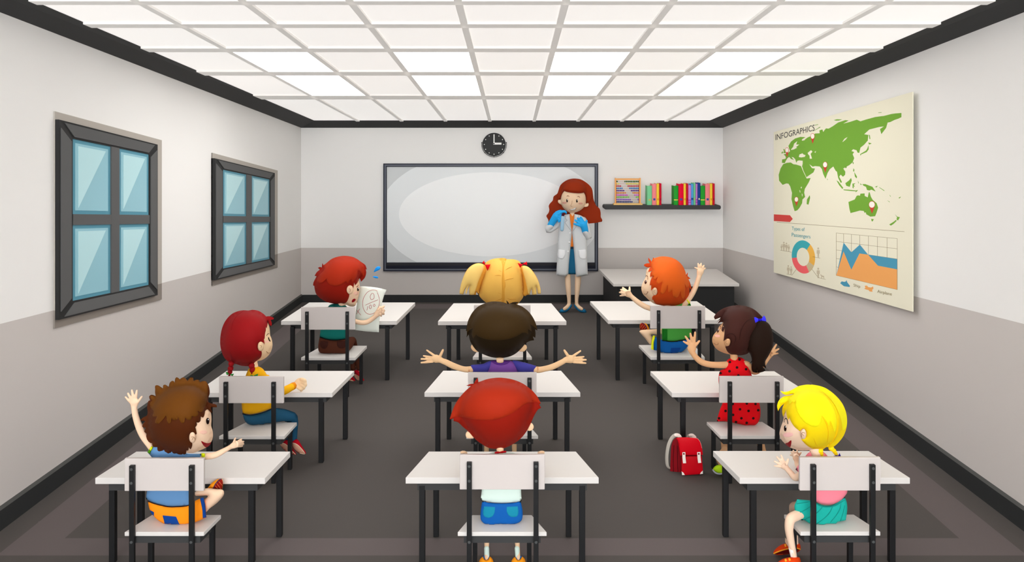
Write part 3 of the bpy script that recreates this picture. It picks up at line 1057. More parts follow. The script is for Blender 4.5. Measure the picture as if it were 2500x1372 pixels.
k1 = lambda L: [(1870 + a[0] / 3.921, 210 + a[1] / 3.921) for a in L]
k3 = lambda L: [(1870 + a[0] / 4.73, 500 + a[1] / 4.73) for a in L]
GRN = mat('map_green', (118, 170, 58), 0.8)
LAND = [
 [(153, 735), (155, 703), (183, 698), (192, 690), (185, 668), (168, 655), (188, 650), (214, 640), (232, 622), (222, 598), (215, 574), (240, 532), (280, 502), (330, 487), (378, 490), (345, 510), (365, 518), (400, 492), (440, 476), (470, 455), (515, 452), (512, 425), (540, 415), (548, 440), (575, 405), (600, 408), (640, 385), (690, 350), (760, 326), (792, 330), (740, 360), (800, 345), (870, 322), (905, 338), (960, 320), (1050, 296), (1130, 286), (1200, 268), (1240, 262), (1297, 258), (1297, 298), (1268, 312), (1230, 325), (1190, 345), (1165, 350), (1150, 402), (1105, 460), (1092, 412), (1130, 386), (1085, 392), (990, 416), (940, 462), (980, 468), (975, 522), (940, 562), (905, 590), (893, 640), (878, 638), (868, 615), (835, 605), (818, 622), (845, 632), (830, 652), (845, 690), (830, 730), (800, 756), (765, 776), (740, 790), (760, 820), (758, 850), (737, 868), (715, 848), (702, 868), (728, 920), (716, 928), (692, 880), (680, 820), (668, 812), (645, 770), (612, 796), (590, 832), (570, 888), (548, 840), (536, 795), (515, 770), (470, 766), (448, 772), (415, 748), (440, 786), (470, 790), (455, 826), (388, 872), (360, 812), (346, 768), (352, 745), (352, 715), (318, 712), (300, 716), (292, 735), (280, 700), (262, 682), (245, 680), (268, 708), (240, 698), (222, 678), (205, 692), (188, 720), (182, 738)],
 [(165, 748), (200, 735), (238, 732), (262, 748), (290, 752), (335, 766), (358, 820), (390, 886), (428, 880), (410, 922), (372, 985), (366, 1020), (375, 1062), (350, 1086), (346, 1122), (322, 1165), (300, 1190), (275, 1198), (260, 1150), (245, 1082), (250, 1022), (232, 960), (216, 935), (196, 932), (160, 946), (126, 906), (122, 850), (140, 790)],
 [(420, 1045), (423, 1072), (407, 1136), (390, 1130), (393, 1085)],
 [(790, 1110), (850, 1086), (868, 1052), (882, 1046), (900, 1050), (905, 1030), (945, 1028), (945, 1052), (975, 1066), (985, 1020), (992, 1015), (1005, 1060), (1022, 1090), (1060, 1122), (1074, 1165), (1058, 1215), (1045, 1246), (1000, 1250), (962, 1228), (955, 1208), (945, 1215), (936, 1196), (900, 1192), (850, 1206), (810, 1216), (800, 1178)],
 [(1008, 1272), (1033, 1275), (1020, 1297), (1012, 1292)], [(1236, 1228), (1256, 1250), (1282, 1256), (1264, 1288), (1250, 1276), (1256, 1258)], [(1180, 1326), (1222, 1300), (1245, 1282), (1252, 1290), (1222, 1320), (1196, 1336)],
 [(675, 903), (695, 915), (740, 975), (732, 986), (702, 950)], [(738, 990), (790, 992), (860, 1000), (856, 1008), (800, 1003), (748, 998)],
 [(760, 930), (795, 905), (815, 880), (822, 903), (802, 965), (770, 955)], [(922, 940), (950, 938), (1020, 965), (1050, 1010), (1010, 992), (990, 1000), (968, 995), (958, 965), (935, 955)],
 [(828, 935), (858, 930), (840, 945), (852, 965), (838, 960), (840, 980), (830, 976)], [(838, 788), (846, 800), (845, 820), (835, 815)], [(845, 822), (872, 868), (868, 884), (852, 866)],
 [(985, 466), (994, 470), (1000, 505), (992, 510)], [(980, 540), (1012, 548), (988, 562)], [(982, 566), (984, 605), (965, 632), (912, 655), (905, 668), (902, 652), (958, 618), (970, 600)],
 [(166, 604), (178, 604), (190, 642), (166, 642), (172, 625)], [(150, 634), (162, 624), (163, 642), (150, 648)], [(440, 440), (520, 390), (522, 395), (470, 425)], [(468, 374), (500, 366), (500, 370), (470, 378)],
 [(650, 326), (680, 318), (732, 320), (700, 330), (670, 332)], [(1075, 254), (1108, 250), (1106, 255), (1078, 258)], [(830, 730), (840, 728), (838, 748), (832, 746)], [(585, 885), (592, 893), (588, 903)],
 [(880, 905), (888, 925), (884, 935)], [(900, 930), (918, 944), (908, 948)], [(1042, 965), (1070, 955), (1060, 970)], [(1085, 968), (1135, 1000), (1132, 1005), (1088, 975)], [(1160, 1094), (1186, 1108), (1182, 1112)], [(1182, 1040), (1196, 1056), (1190, 1058)], [(1270, 1070), (1290, 1058), (1286, 1070), (1276, 1076)],
 [(768, 768), (774, 780), (764, 788), (758, 778)], [(860, 1000), (880, 995), (876, 1004), (858, 1018)], [(505, 392), (512, 396), (508, 400)]]
mp = obj('world_map', flat([k1(x) for x in LAND], 1), GRN, t)
SEAS = [[(240, 608), (262, 582), (270, 552), (300, 527), (290, 560), (320, 560), (288, 585), (300, 590), (270, 606), (245, 612)], [(315, 680), (322, 655), (350, 644), (360, 655), (380, 662), (372, 678), (340, 684)],
        [(400, 640), (432, 614), (446, 628), (428, 650), (442, 695), (420, 696), (418, 668), (404, 652)], [(465, 632), (480, 622), (474, 640)], [(732, 536), (752, 505), (782, 488), (765, 512), (740, 532)], [(342, 516), (378, 498), (372, 518), (350, 524)],
        [(336, 966), (344, 964), (342, 980), (334, 978)], [(322, 996), (328, 1000), (330, 1020), (325, 1018)], [(344, 1030), (350, 1034), (350, 1058), (346, 1054)]]
obj('inland_water', flat([k1(x) for x in SEAS], 2), CREAM, mp)
PIN = mat('pin_red', (206, 66, 52), 0.7); PINW = mat('pin_white', (255, 246, 234), 0.7)
for (cx, cy, rx, ry, ty) in ((203, 613, 17, 26, 682), (448, 480, 20, 29, 553), (568, 753, 22, 29, 830), (293, 1086, 19, 26, 1153), (1016, 1135, 30, 34, 1222)):
    pts = [(cx + rx * math.cos(math.radians(a)), cy + ry * math.sin(math.radians(a))) for a in range(-210, 31, 15)] + [(cx + 1, ty)]
    pn = obj('map_pin', flat([k1(pts)], 3), PIN, t)
    obj('pin_head', flat([k1([(cx + (rx - 3) * math.cos(math.radians(a)), cy + (ry - 4) * math.sin(math.radians(a))) for a in range(0, 360, 15)])], 4), PINW, pn)
obj('red_arrow', flat([k1([(76, 1228), (230, 1237), (257, 1272), (230, 1302), (76, 1292)])], 1), mat('arrow_red', (214, 72, 66), 0.7), t)
INK = mat('poster_ink_brown', (150, 134, 98), 0.8)
obj('divider_line', flat(line([(1896.5, 542.3), (2208, 565.5)], .9), 1), INK, t)
cx, cy, RO, ro = 433, 602, (135, 193), (73, 105)
for nm, cl, a0, a1 in (('teal', (64, 174, 184), 171, 306), ('yellow', (242, 184, 80), 306, 386), ('tan', (208, 190, 150), 386, 421), ('pink', (250, 104, 108), 421, 531)):
    n = max(4, int((a1 - a0) / 6))
    A = [math.radians(a0 + (a1 - a0) * i / n) for i in range(n + 1)]
    sk = lambda x, y: (x, y + (x - cx) * .13)
    pts = [sk(cx + RO[0] * math.cos(a), cy + RO[1] * math.sin(a) * .99) for a in A] + [sk(cx - 4 + ro[0] * math.cos(a), cy + ro[1] * math.sin(a)) for a in reversed(A)]
    obj('ring_segment', flat([k3(pts)], 1), mat('chart_' + nm, cl, 0.7), t)
gl = []
for i, x in enumerate((812, 898, 988, 1083, 1183, 1288, 1398, 1517)):
    yt = 325 + 65 * (x - 812) / 705; yb = 815 + 165 * (x - 812) / 705
    gl += line(k3([(x, yt), (x, yb)]), .7)
for a, b in ((325, 390), (423, 508), (521, 626), (619, 744), (717, 862), (815, 980)):
    gl += line(k3([(812, a), (1517, b)]), .7)
obj('chart_grid', flat(gl, 1), INK, t)
obj('blue_area', flat([k3([(814, 815), (898, 437), (988, 548), (1085, 460), (1180, 575), (1516, 627), (1516, 800), (1180, 800)])], 2), mat('chart_blue', (78, 156, 186), 0.7), t)
obj('orange_area', flat([k3([(814, 815), (898, 540), (988, 750), (1082, 562), (1180, 575), (1295, 703), (1516, 745), (1516, 979)])], 3), mat('chart_orange', (246, 172, 98), 0.7), t)
obj('ship_icon', flat([k3([(858, 905), (875, 884), (905, 890), (924, 884), (930, 868), (940, 896), (970, 935), (966, 949), (900, 940)])], 1), mat('chart_blue', (0, 0, 0)), t)
obj('airplane_icon', flat([k3([(1136, 966), (1150, 958), (1140, 935), (1165, 932), (1182, 950), (1215, 955), (1236, 943), (1242, 965), (1226, 985), (1232, 1004), (1198, 1000), (1185, 985), (1150, 976)])], 1), mat('chart_orange', (0, 0, 0)), t)
TAN = mat('figure_tan', (204, 192, 164), 0.8)
def man(x, y0, y1, w=1.0):
    h = y1 - y0
    r = h * .09
    return [[(x + r * math.cos(a * .7854), y0 + r + r * 1.2 * math.sin(a * .7854)) for a in range(8)],
            [(x - h * .14 * w, y0 + h * .24), (x + h * .14 * w, y0 + h * .24), (x + h * .15 * w, y0 + h * .58), (x + h * .08, y0 + h * .6), (x + h * .07, y1), (x + h * .015, y1), (x, y0 + h * .65), (x - h * .015, y1), (x - h * .07, y1), (x - h * .08, y0 + h * .6), (x - h * .15 * w, y0 + h * .58)]]
for x, a, b in ((180, 458, 524), (207, 428, 530), (237, 438, 536), (264, 460, 540), (604, 494, 612), (258, 698, 800), (291, 712, 806), (604, 728, 846)):
    obj('figure_icon', flat([k3(l) for l in man(x, a, b)], 1), TAN, t)
obj('dog_icon', flat([k3([(632, 800), (645, 815), (670, 822), (674, 850), (668, 850), (664, 834), (648, 832), (644, 850), (638, 850), (640, 825), (628, 812)])], 1), TAN, t)
for ll in ([(165, 524), (296, 547)], [(540, 600), (626, 616)], [(238, 798), (302, 811), (350, 745)], [(525, 735), (604, 840), (690, 862)]):
    obj('leader_line', flat(line(k3(ll), .7), 1), INK, t)


def text_geo(s, quad):
    """lettering mapped into a quad of photo pixels (top-left, top-right, bottom-right, bottom-left of the capitals' box)"""
    cu = bpy.data.curves.new('t', 'FONT'); cu.body = s; cu.resolution_u = 3
    o = bpy.data.objects.new('t', cu); COL.objects.link(o)
    dg = bpy.context.evaluated_depsgraph_get(); dg.update()
    me = o.evaluated_get(dg).to_mesh()
    vs = [v.co.copy() for v in me.vertices]; fs = [tuple(p.vertices) for p in me.polygons]
    o.evaluated_get(dg).to_mesh_clear()
    bpy.data.objects.remove(o); bpy.data.curves.remove(cu)
    x0 = min(v.x for v in vs); x1 = max(v.x for v in vs)
    cap = .69
    out = []
    for v in vs:
        u, w_ = (v.x - x0) / (x1 - x0), v.y / cap
        tl, tr, brr, bl = quad
        top = (tl[0] + (tr[0] - tl[0]) * u, tl[1] + (tr[1] - tl[1]) * u)
        bot = (bl[0] + (brr[0] - bl[0]) * u, bl[1] + (brr[1] - bl[1]) * u)
        out.append((bot[0] + (top[0] - bot[0]) * w_, bot[1] + (top[1] - bot[1]) * w_))
    return out, fs


def lettering(name, s, quad, m, lay=3):
    pts, fs = text_geo(s, quad)
    n = len(pts)
    V = [onp(a, b, lay) for a, b in pts] 
    obj(name, (V, fs), m, t)


lettering('title_lettering', 'INFOGRAPHICS', [(1893.7, 328.5), (1989, 304), (1989, 318.4), (1893.7, 342.3)], mat('title_grey', (72, 72, 70), 0.8))
TEALT = mat('text_teal', (60, 160, 172), 0.8)
lettering('heading_lettering', 'Types of', [(1933.4, 552.9), (1964.7, 555.8), (1964.7, 564.3), (1933.4, 561.3)], TEALT)
lettering('heading_lettering', 'Passengers', [(1933.4, 568.1), (1979, 573.4), (1979, 582), (1933.4, 577)], TEALT)
lettering('caption_lettering', 'Ship', [(2084.2, 692.2), (2100.6, 695.8), (2100.6, 702.6), (2084.2, 698.9)], INK)
lettering('caption_lettering', 'Airplane', [(2142.3, 706.8), (2177.8, 714), (2177.8, 721.6), (2142.3, 714.2)], INK)
# ================================================================== people
CROPK = 1372 / 274.0
DARK = mat('eye_dark', (26, 10, 8), 0.8, spec=.03)
WHITE = mat('eye_glint', (255, 255, 255), 0.4)
LINE = mat('ear_line_brown', (168, 128, 92), 0.8)
BLUSH = mat('cheek_blush', (244, 194, 172), 0.8)
MOUTH = mat('mouth_red', (150, 8, 22), 0.7)


def hand(f, palm, fingers, dz=0.0):
    """palm: list of tube points; fingers: (base x, y, tip x, y, radius[, depth offset of the tip])"""
    g = [f.tube(palm, dz=dz, flat=.62)]
    for q in fingers:
        x0, y0, x1, y1, r = q[:5]
        dt = q[5] if len(q) > 5 else 0.0
        mx, my = (x0 + x1) / 2, (y0 + y1) / 2
        g.append(f.tube([(x0, y0, r * 1.05), (mx, my, r * 1.0, dt * .4 - .004), (x1, y1, r * .78, dt)], step=1.5, n=10, dz=dz))
    return g


SEAT = [None]


def sit(geo):
    """let soft things rest on the seat: what would sink into it is flattened on its top, shins stay beyond its far edge"""
    if SEAT[0] is None:
        return geo
    c, z, df = SEAT[0]
    out = []
    for v in geo[0]:
        v = Vector(v)
        if c[0].y - .02 < v.y < df + .02 and z - .34 < v.z < z + .003:
            u = (v.y - c[0].y) / (df - c[0].y)
            xa = c[0].x + (c[3].x - c[0].x) * u - .003; xb = c[1].x + (c[2].x - c[1].x) * u + .003
            if xa < v.x < xb:
                if v.z > z - .075:
                    v.z = z + .003 + (v.z - z) * .004
                elif v.y > df - .16:
                    v.y = df + .022 + (v.y - df) * .02
        out.append(v)
    return (out,) + tuple(geo[1:])


def person(geos, f, vox, skin, base, label, group=None, name='person'):
    o = obj(name, sit(union(geos, vox)), skin, smooth=True, loc=base)
    return tag(o, label, 'person', group)


def kid(o, f, name, geo, m, label=None, parent=None):
    g = geo[0] if isinstance(geo[1], Field) else geo
    return obj(name, sit(g) if name in ('trousers', 'shorts', 'skirt', 'dress', 'patch', 'pocket', 'pleat', 'cuff', 'belt', 'polka_dot') else g, m, parent or o, smooth=True, label=label)


def cap(f, pts, base, near=2.0, grow=1.012, cuts=22):  # lighter piece over the hair, a highlight put into its colour
    xs = [p[0] for p in pts]; ys = [p[1] for p in pts]
    cx, cy = (max(xs) + min(xs)) / 2, (max(ys) + min(ys)) / 2
    return f.puff([(cx + (p[0] - cx) * grow, cy + (p[1] - cy) * grow) + tuple(p[2:]) for p in pts], near, near, base=base, edge=2.7, cuts=cuts)


def leg(f, pts, dz=0.0):
    return f.tube(pts, dz=dz)


def ground(d): return None

# ------------------------------------------------------------------ 1: red haired, teal shirt, holding the test paper (desk by the windows, nearest the board)
def make_test_paper_person():
    f = Fig(7.72, 740, 610, CROPK)
    skin = mat('skin_a', (243, 206, 172), 0.7)
    skull, fs = f.puff([(690, 345), (693, 450), (689, 520), (676, 580), (657, 640), (630, 690), (570, 692), (520, 668), (400, 650), (300, 625), (210, 580), (160, 500), (150, 430), (170, 340), (230, 240), (300, 170), (400, 110), (510, 95), (620, 110), (690, 160), (722, 230), (715, 300)], 50, 46)
    ear, fe = f.puff([(575, 432), (602, 446), (612, 490), (598, 525), (570, 542), (542, 525), (532, 482), (548, 446)], 3, 1, base=fs, edge=5)
    g = [skull, ear, f.tube([(470, 640, 42), (470, 720, 44)]), f.tube([(405, 770, 46), (390, 880, 44), (385, 980, 34, .02)], flat=.6),
         f.tube([(440, 760, 46), (540, 770, 40), (600, 850, 30, .06), (680, 885, 29, .10), (770, 885, 30, .13), (850, 840, 28, .15), (900, 795, 27, .15)])]
    g += hand(f, [(900, 790, 36, .15), (945, 745, 50, .155)], [(940, 700, 915, 735, 15, -.02), (960, 705, 990, 690, 17, .03), (975, 730, 992, 745, 17, .03), (970, 760, 985, 785, 17, .03), (940, 785, 955, 808, 15, .03)], dz=0.0)
    for sx in (0, 24):
        g.append(f.tube([(430 + sx * 3, 1215, 52, .02), (515 + sx * 2, 1160, 46, .16), (562 + sx * 2, 1108, 34, .36), (600 + sx * 2, 1300, 28, .42), (612 + sx * 3, 1480, 26, .40)]))
    o = person(g, f, .0058, skin, (P(830, 870, 7.72).x, 7.72, 0), 'person with red hair and teal shirt frowning at a failed test paper')
    hair, fh = f.puff([(505, 655), (400, 660), (300, 640), (220, 600), (160, 540), (140, 470), (137, 440, 1), (122, 435, 1), (126, 400), (150, 350), (165, 320, 1), (140, 318, 1), (165, 275), (205, 240, 1), (180, 222, 1), (205, 208), (228, 215, 1), (235, 160, 1), (250, 188, 1), (280, 165), (350, 110), (430, 82), (510, 73), (600, 85), (660, 112), (710, 148), (760, 185), (780, 243, 1), (766, 235, 1), (772, 280), (755, 340), (708, 390, 1), (700, 365), (690, 345, 1), (665, 400), (638, 432, 1), (622, 398, 1), (618, 450), (607, 492, 1), (600, 450), (575, 432), (545, 446), (533, 482), (545, 530), (565, 548), (552, 600), (530, 640)], 9, 12, base=fs, edge=2.8)
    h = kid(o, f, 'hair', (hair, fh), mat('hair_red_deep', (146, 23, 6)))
    kid(o, f, 'hair_highlight', cap(f, [(250, 192), (282, 168), (350, 113), (430, 85), (510, 77), (598, 89), (655, 117), (705, 152), (745, 215), (745, 300), (738, 318), (712, 290), (690, 255), (668, 250), (660, 310), (640, 350), (600, 390), (588, 352, 1), (570, 378), (545, 404), (527, 385, 1), (470, 425), (400, 440), (330, 425), (296, 390), (288, 352, 1), (250, 385), (205, 404), (176, 390), (182, 340), (210, 300), (262, 240)], fh, 2.2), mat('hair_red_bright', (164, 39, 11)), 'painted highlight on top of the hair', h)  # lit upper hair painted as a brighter piece
    e = kid(o, f, 'eye', f.decal(ell(672, 483, 11, 21), fs, 1.2, .8), DARK)
    kid(o, f, 'glint', f.decal(ell(677, 472, 4, 6), fs, 2.4), WHITE, None, e)
    kid(o, f, 'eyebrow', f.stroke([(653, 454), (668, 444), (672, 430)], 7, fs), mat('brow_brown', (120, 40, 12)))
    kid(o, f, 'cheek', f.decal(ell(648, 532, 30, 22), fs, .9), BLUSH)
    kid(o, f, 'mouth', f.decal([(597, 642), (597, 620), (612, 602), (635, 597), (642, 610), (626, 634)], fs, 1.2), MOUTH)
    kid(o, f, 'ear_line', f.stroke([(562, 475), (575, 480), (578, 500), (568, 512)], 4, fe), LINE)
    shirt, fq = f.puff([(300, 705), (330, 670), (400, 656), (500, 668), (540, 702), (575, 770), (560, 850), (545, 900), (530, 985), (528, 1086, 1), (400, 1104), (290, 1094), (202, 1063, 1), (212, 985), (240, 850)], 18, 22)
    kid(o, f, 'shirt', join(shirt, f.tube([(500, 740, 50), (570, 790, 46, .02), (605, 848, 36, .055)])), mat('shirt_teal', (18, 122, 112)))
    kid(o, f, 'collar', f.decal([(345, 664), (445, 660), (420, 690), (380, 694)], fq, 1.2, 1), mat('collar_teal', (10, 84, 80)))
    tr, ft = f.puff([(203, 1064, 1), (300, 1092), (400, 1103), (528, 1086, 1), (532, 1200), (524, 1255), (470, 1276), (400, 1279), (350, 1270), (300, 1281), (230, 1270), (190, 1235), (184, 1180), (193, 1110)], 12, 26)
    legs = [f.tube([(430 + s * 3, 1215, 56, .02), (515 + s * 2, 1160, 50, .16), (562 + s * 2, 1105, 38, .36), (602 + s * 2, 1300, 34, .42), (612 + s * 3, 1450, 32, .40)]) for s in (0, 24)]
    tq = kid(o, f, 'trousers', join(tr, *legs), mat('trousers_brown', (82, 40, 24)))
    PK = mat('pocket_brown', (58, 24, 16))
    kid(o, f, 'pocket', f.decal([(214, 1112, 1), (307, 1120, 1), (300, 1175), (268, 1210), (225, 1200), (206, 1160)], ft, 1, .5), PK, None, tq)
    kid(o, f, 'pocket', f.decal([(414, 1118, 1), (516, 1112, 1), (516, 1185), (490, 1204), (442, 1200), (416, 1165)], ft, 1, .5), PK, None, tq)
    kid(o, f, 'belt', f.stroke([(204, 1070), (300, 1098), (400, 1108), (527, 1090)], 12, ft, .5), mat('belt_black', (26, 20, 18)))
    f2 = Fig(8.1, 650, 580, 3.431)
    UP, SOLE = mat('shoe_crimson', (186, 0, 26)), mat('sole_tan', (216, 160, 132))
    for up, so in (([(690, 1190), (715, 1160), (745, 1190), (760, 1222), (735, 1228)], [(692, 1195), (712, 1190), (740, 1205), (755, 1224), (725, 1224)]),
                   ([(736, 1122), (752, 1108), (775, 1118), (800, 1160), (828, 1205), (820, 1224), (790, 1200)], [(737, 1145), (760, 1150), (790, 1175), (812, 1222), (775, 1205), (742, 1168)])):
        sh, fsx = f2.puff(up, 7, 10)
        s = kid(o, f, 'shoe', (sh, fsx), UP)
        kid(o, f, 'sole', f2.decal(so, fsx, 1, 1), SOLE, 'tan sole', s)
    BL = mat('sweat_blue', (26, 146, 232), 0.3)
    for pts in ([(865, 272), (880, 230), (905, 205), (930, 202), (946, 215), (935, 240), (905, 258)], [(850, 328), (885, 320), (912, 328), (920, 342), (905, 350), (875, 344)]):
        kid(o, f, 'sweat_drop', f.puff(pts, 3), BL)
    # the paper
    pf = Fig(7.94, 740, 610, CROPK)
    pg, fp = pf.puff([(690, 447, 1), (740, 446), (800, 449), (900, 461), (1022, 488, 1), (1000, 530), (980, 590), (962, 660), (945, 760), (932, 880), (926, 1007, 1), (850, 1003), (760, 996), (637, 980, 1), (640, 800), (660, 650), (680, 540)], 5, -4.4, edge=.25, cuts=18)
    t = obj('test_paper', pg, mat('paper_white', (234, 239, 228), 0.8), smooth=True, loc=tuple(P(830, 800, 7.94)))
    tag(t, 'curled test paper with red zero out of hundred held by the teal shirted person', 'paper')
    RED = mat('red_pen', (178, 24, 40), 0.7)
    for st in ([(908, 506), (880, 492), (840, 492), (790, 515), (748, 570), (728, 640), (735, 710), (765, 765), (810, 787), (850, 780), (872, 768)], [(906, 520), (925, 570), (934, 630), (925, 690), (912, 712)],
               [(842, 530), (822, 560), (825, 600), (848, 606), (868, 585), (866, 545), (850, 530)], [(762, 676), (830, 645), (914, 612)], [(790, 690), (785, 715), (780, 738)],
               [(822, 672), (808, 690), (812, 715), (826, 720), (836, 700), (832, 678), (822, 672)], [(868, 664), (858, 676), (862, 692), (874, 692), (880, 676), (872, 664)],
               [(692, 722), (675, 748), (654, 784)], [(658, 738), (680, 768), (705, 796)]):
        obj('red_pen_mark', pf.stroke(st, 4.2, fp, .5), RED, t)


# ------------------------------------------------------------------ 2: crimson hair with braids, yellow sweater
def make_yellow_sweater_person():
    f = Fig(5.84, 520, 740, CROPK)
    skin = mat('skin_b', (240, 206, 164), 0.7)
    skull, fs = f.puff([(660, 215), (688, 275), (697, 350), (700, 395), (715, 430), (728, 490), (725, 545), (705, 602), (670, 650), (620, 686), (580, 703), (520, 712), (420, 740), (320, 730), (200, 690), (125, 600), (108, 500), (115, 400), (135, 310), (180, 220), (260, 140), (380, 105), (500, 105), (590, 140), (640, 185)], 62, 58)
    ear, fe = f.puff(ell(583, 528, 36, 58), 4, 1, base=fs, edge=6)
    g = [skull, ear, f.tube([(505, 690, 30), (520, 780, 34)]), f.tube([(530, 840, 45), (545, 1050, 55), (530, 1230, 48, .02)], flat=.6),
         f.tube([(640, 930, 40), (720, 1030, 40, .04), (800, 1085, 38, .07), (900, 1055, 36, .08), (975, 1015, 34, .13), (1020, 995, 32, .15)])]
    g += [f.tube([(1010, 1000, 40, .15), (1060, 965, 52, .155), (1085, 970, 52, .155)], flat=.7)]
    for (a, b, c, d) in ((1080, 930, 1128, 965), (1090, 965, 1132, 1005), (1075, 1000, 1110, 1040), (1055, 1025, 1080, 1065)):
        g.append(f.tube([(a, b, 21, .14), ((a + c) / 2 + 14, (b + d) / 2 - 4, 22, .13), (c, d, 19, .135)], step=1.5))
    g.append(f.tube([(1030, 1030, 17, .13), (1060, 1050, 17, .12)], step=1.5))
    o = person(g, f, .0044, skin, (P(640, 1000, 5.84).x, 5.84, 0), 'person with crimson braided hair and yellow sweater, fist on desk')
    hair, fh = f.puff([(435, 90), (480, 82), (550, 92), (610, 125), (650, 163, 1), (690, 160), (745, 182), (738, 200, 1), (705, 205, 1), (720, 250), (714, 281, 1), (692, 268), (668, 215, 1), (668, 250), (658, 306, 1), (645, 290), (647, 330), (640, 355, 1), (636, 380), (632, 432, 1), (624, 440), (633, 505, 1), (618, 485), (583, 470), (553, 490), (546, 540), (560, 578), (592, 588), (596, 630), (580, 670), (545, 697), (515, 722), (490, 758), (430, 771), (350, 766), (280, 745), (215, 735), (185, 712), (140, 670), (105, 590), (88, 500), (92, 400), (110, 310), (150, 220), (220, 140), (300, 100), (370, 87)], 10, 14, base=fs, edge=2.8)
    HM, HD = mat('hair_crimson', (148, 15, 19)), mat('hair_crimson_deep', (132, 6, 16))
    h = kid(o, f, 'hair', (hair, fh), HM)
    kid(o, f, 'hair_shade', f.decal([(207, 580, 1), (225, 640), (270, 690), (340, 722), (430, 722), (500, 692), (560, 635), (594, 590), (594, 632), (575, 672), (515, 720), (488, 755), (430, 767), (350, 762), (280, 742), (225, 728), (215, 660)], fh, .6, 1), HD, 'deeper red painted shade underneath', h)  # shade below the hair put into a deeper red
    kid(o, f, 'hair_strand', f.stroke([(378, 92), (300, 150), (245, 230), (222, 330)], 5, fh, .3), HD, None, h)
    def blob(x, y, r, s=1.0): return ball(P(*f.px((x, y)), f.d - .03), r / CROPK * f.m, 8, (1, 1, s))
    BG, RB = mat('bow_green', (64, 156, 70)), mat('braid_tip', (150, 16, 22))
    for (bx, pts, bow) in ((0, [(222, 742, 34), (215, 797, 34), (208, 842, 29)], [[(198, 868), (172, 838), (154, 846), (170, 880)], [(202, 870), (258, 862), (238, 897)]]),
                           (1, [(472, 765, 36), (485, 817, 37), (491, 862, 31)], [[(492, 884), (455, 878), (462, 897), (488, 897)], [(495, 884), (552, 862), (545, 897), (505, 897)]])):
        b = kid(o, f, 'braid', join(*[blob(*p) for p in pts], f.tube([(pts[-1][0] - 5, pts[-1][1] + 15, 9, -.03), (pts[-1][0] - 10, pts[-1][1] + 50, 14, -.03)])), RB)
        for w_ in bow:
            kid(o, f, 'bow', f.puff([tuple(p) + (1,) for p in w_], 3, dz=-.055), BG, 'green bow', b)
    kid(o, f, 'eye', f.stroke([(679, 425), (684, 446), (696, 464)], 15, fs, 1), DARK)
    kid(o, f, 'eyebrow', f.stroke([(657, 398), (665, 380), (686, 374)], 7, fs), mat('brow_dark', (70, 14, 14)))
    kid(o, f, 'cheek', f.decal(ell(662, 470, 28, 14), fs, .9), BLUSH)
    kid(o, f, 'mouth', f.stroke([(655, 590), (666, 607), (682, 611), (698, 604)], 5, fs), mat('lip_brown', (150, 100, 70)))
    kid(o, f, 'ear_line', f.stroke([(572, 518), (590, 520), (594, 536), (582, 542)], 4, fe), LINE)
    sw, fq = f.puff([(395, 900), (440, 800), (490, 772), (530, 768), (600, 795), (650, 860), (690, 950), (740, 1020), (745, 1200), (724, 1281, 1), (650, 1311), (560, 1341), (450, 1359), (362, 1346, 1), (350, 1231), (360, 1050)], 24, 26)
    s = kid(o, f, 'sweater', join(sw, f.tube([(650, 930, 56), (730, 1040, 56, .04), (800, 1088, 54, .07), (880, 1066, 50, .075), (965, 1022, 44, .12)])), mat('sweater_yellow', (248, 182, 16)))
    kid(o, f, 'cuff', f.tube([(962, 1024, 46, .121), (982, 1013, 45, .132)], step=1), mat('cuff_orange', (232, 140, 24)), None, s)
    fc = f.crop(520, 860)
    pn, fp = fc.puff([(362, 748, 1), (450, 764), (560, 746), (650, 718), (722, 684), (775, 680), (880, 694), (960, 720), (1010, 745), (1032, 800), (1030, 850, 1), (860, 852), (760, 870), (620, 890), (510, 893), (430, 878), (385, 830)], 17, 20, gx=.0011, dz=.075)
    calf = [fc.tube([(985, 800, 50, .15), (995, 870, 46, .15), (990, 960, 44, .15), (985, 1065, 42, .15)]), fc.tube([(960, 810, 46, .22), (940, 880, 42, .22), (925, 1000, 36, .19), (915, 1070, 34, .17)])]
    kid(o, f, 'trousers', join(pn, *calf), mat('trousers_blue', (30, 80, 110)))
    kid(o, f, 'belt', fc.stroke([(362, 752), (450, 768), (560, 750), (650, 722), (722, 690)], 12, fp, .5), mat('belt_black', (0, 0, 0)))
    f2 = Fig(5.98, 520, 860, CROPK)
    CR = mat('sole_cream', (250, 226, 196))
    for up, so in (([(818, 1130), (835, 1100), (870, 1078), (905, 1070), (930, 1095), (960, 1150), (1000, 1210), (1019, 1250), (960, 1246), (880, 1200)], [(822, 1130), (850, 1112), (895, 1130), (945, 1185), (1008, 1247), (960, 1240), (880, 1196)]),
                   ([(960, 1105), (985, 1068), (1030, 1064), (1060, 1098), (1100, 1165), (1136, 1222), (1131, 1246), (1060, 1238), (985, 1180)], [(964, 1110), (1000, 1114), (1055, 1150), (1124, 1240), (1062, 1232), (992, 1178)])):
        sh, fsx = f2.puff(up, 10, 10)
        s = kid(o, f, 'shoe', (sh, fsx), mat('shoe_crimson', (0, 0, 0)))
        kid(o, f, 'sole', f2.decal(so, fsx, 1, 1), SOLE_(), 'tan sole', s)
        kid(o, f, 'welt', f2.stroke(so[:5], 7, fsx, 1.6), CR, 'cream welt', s)


def SOLE_(): return mat('sole_tan', (216, 160, 132))


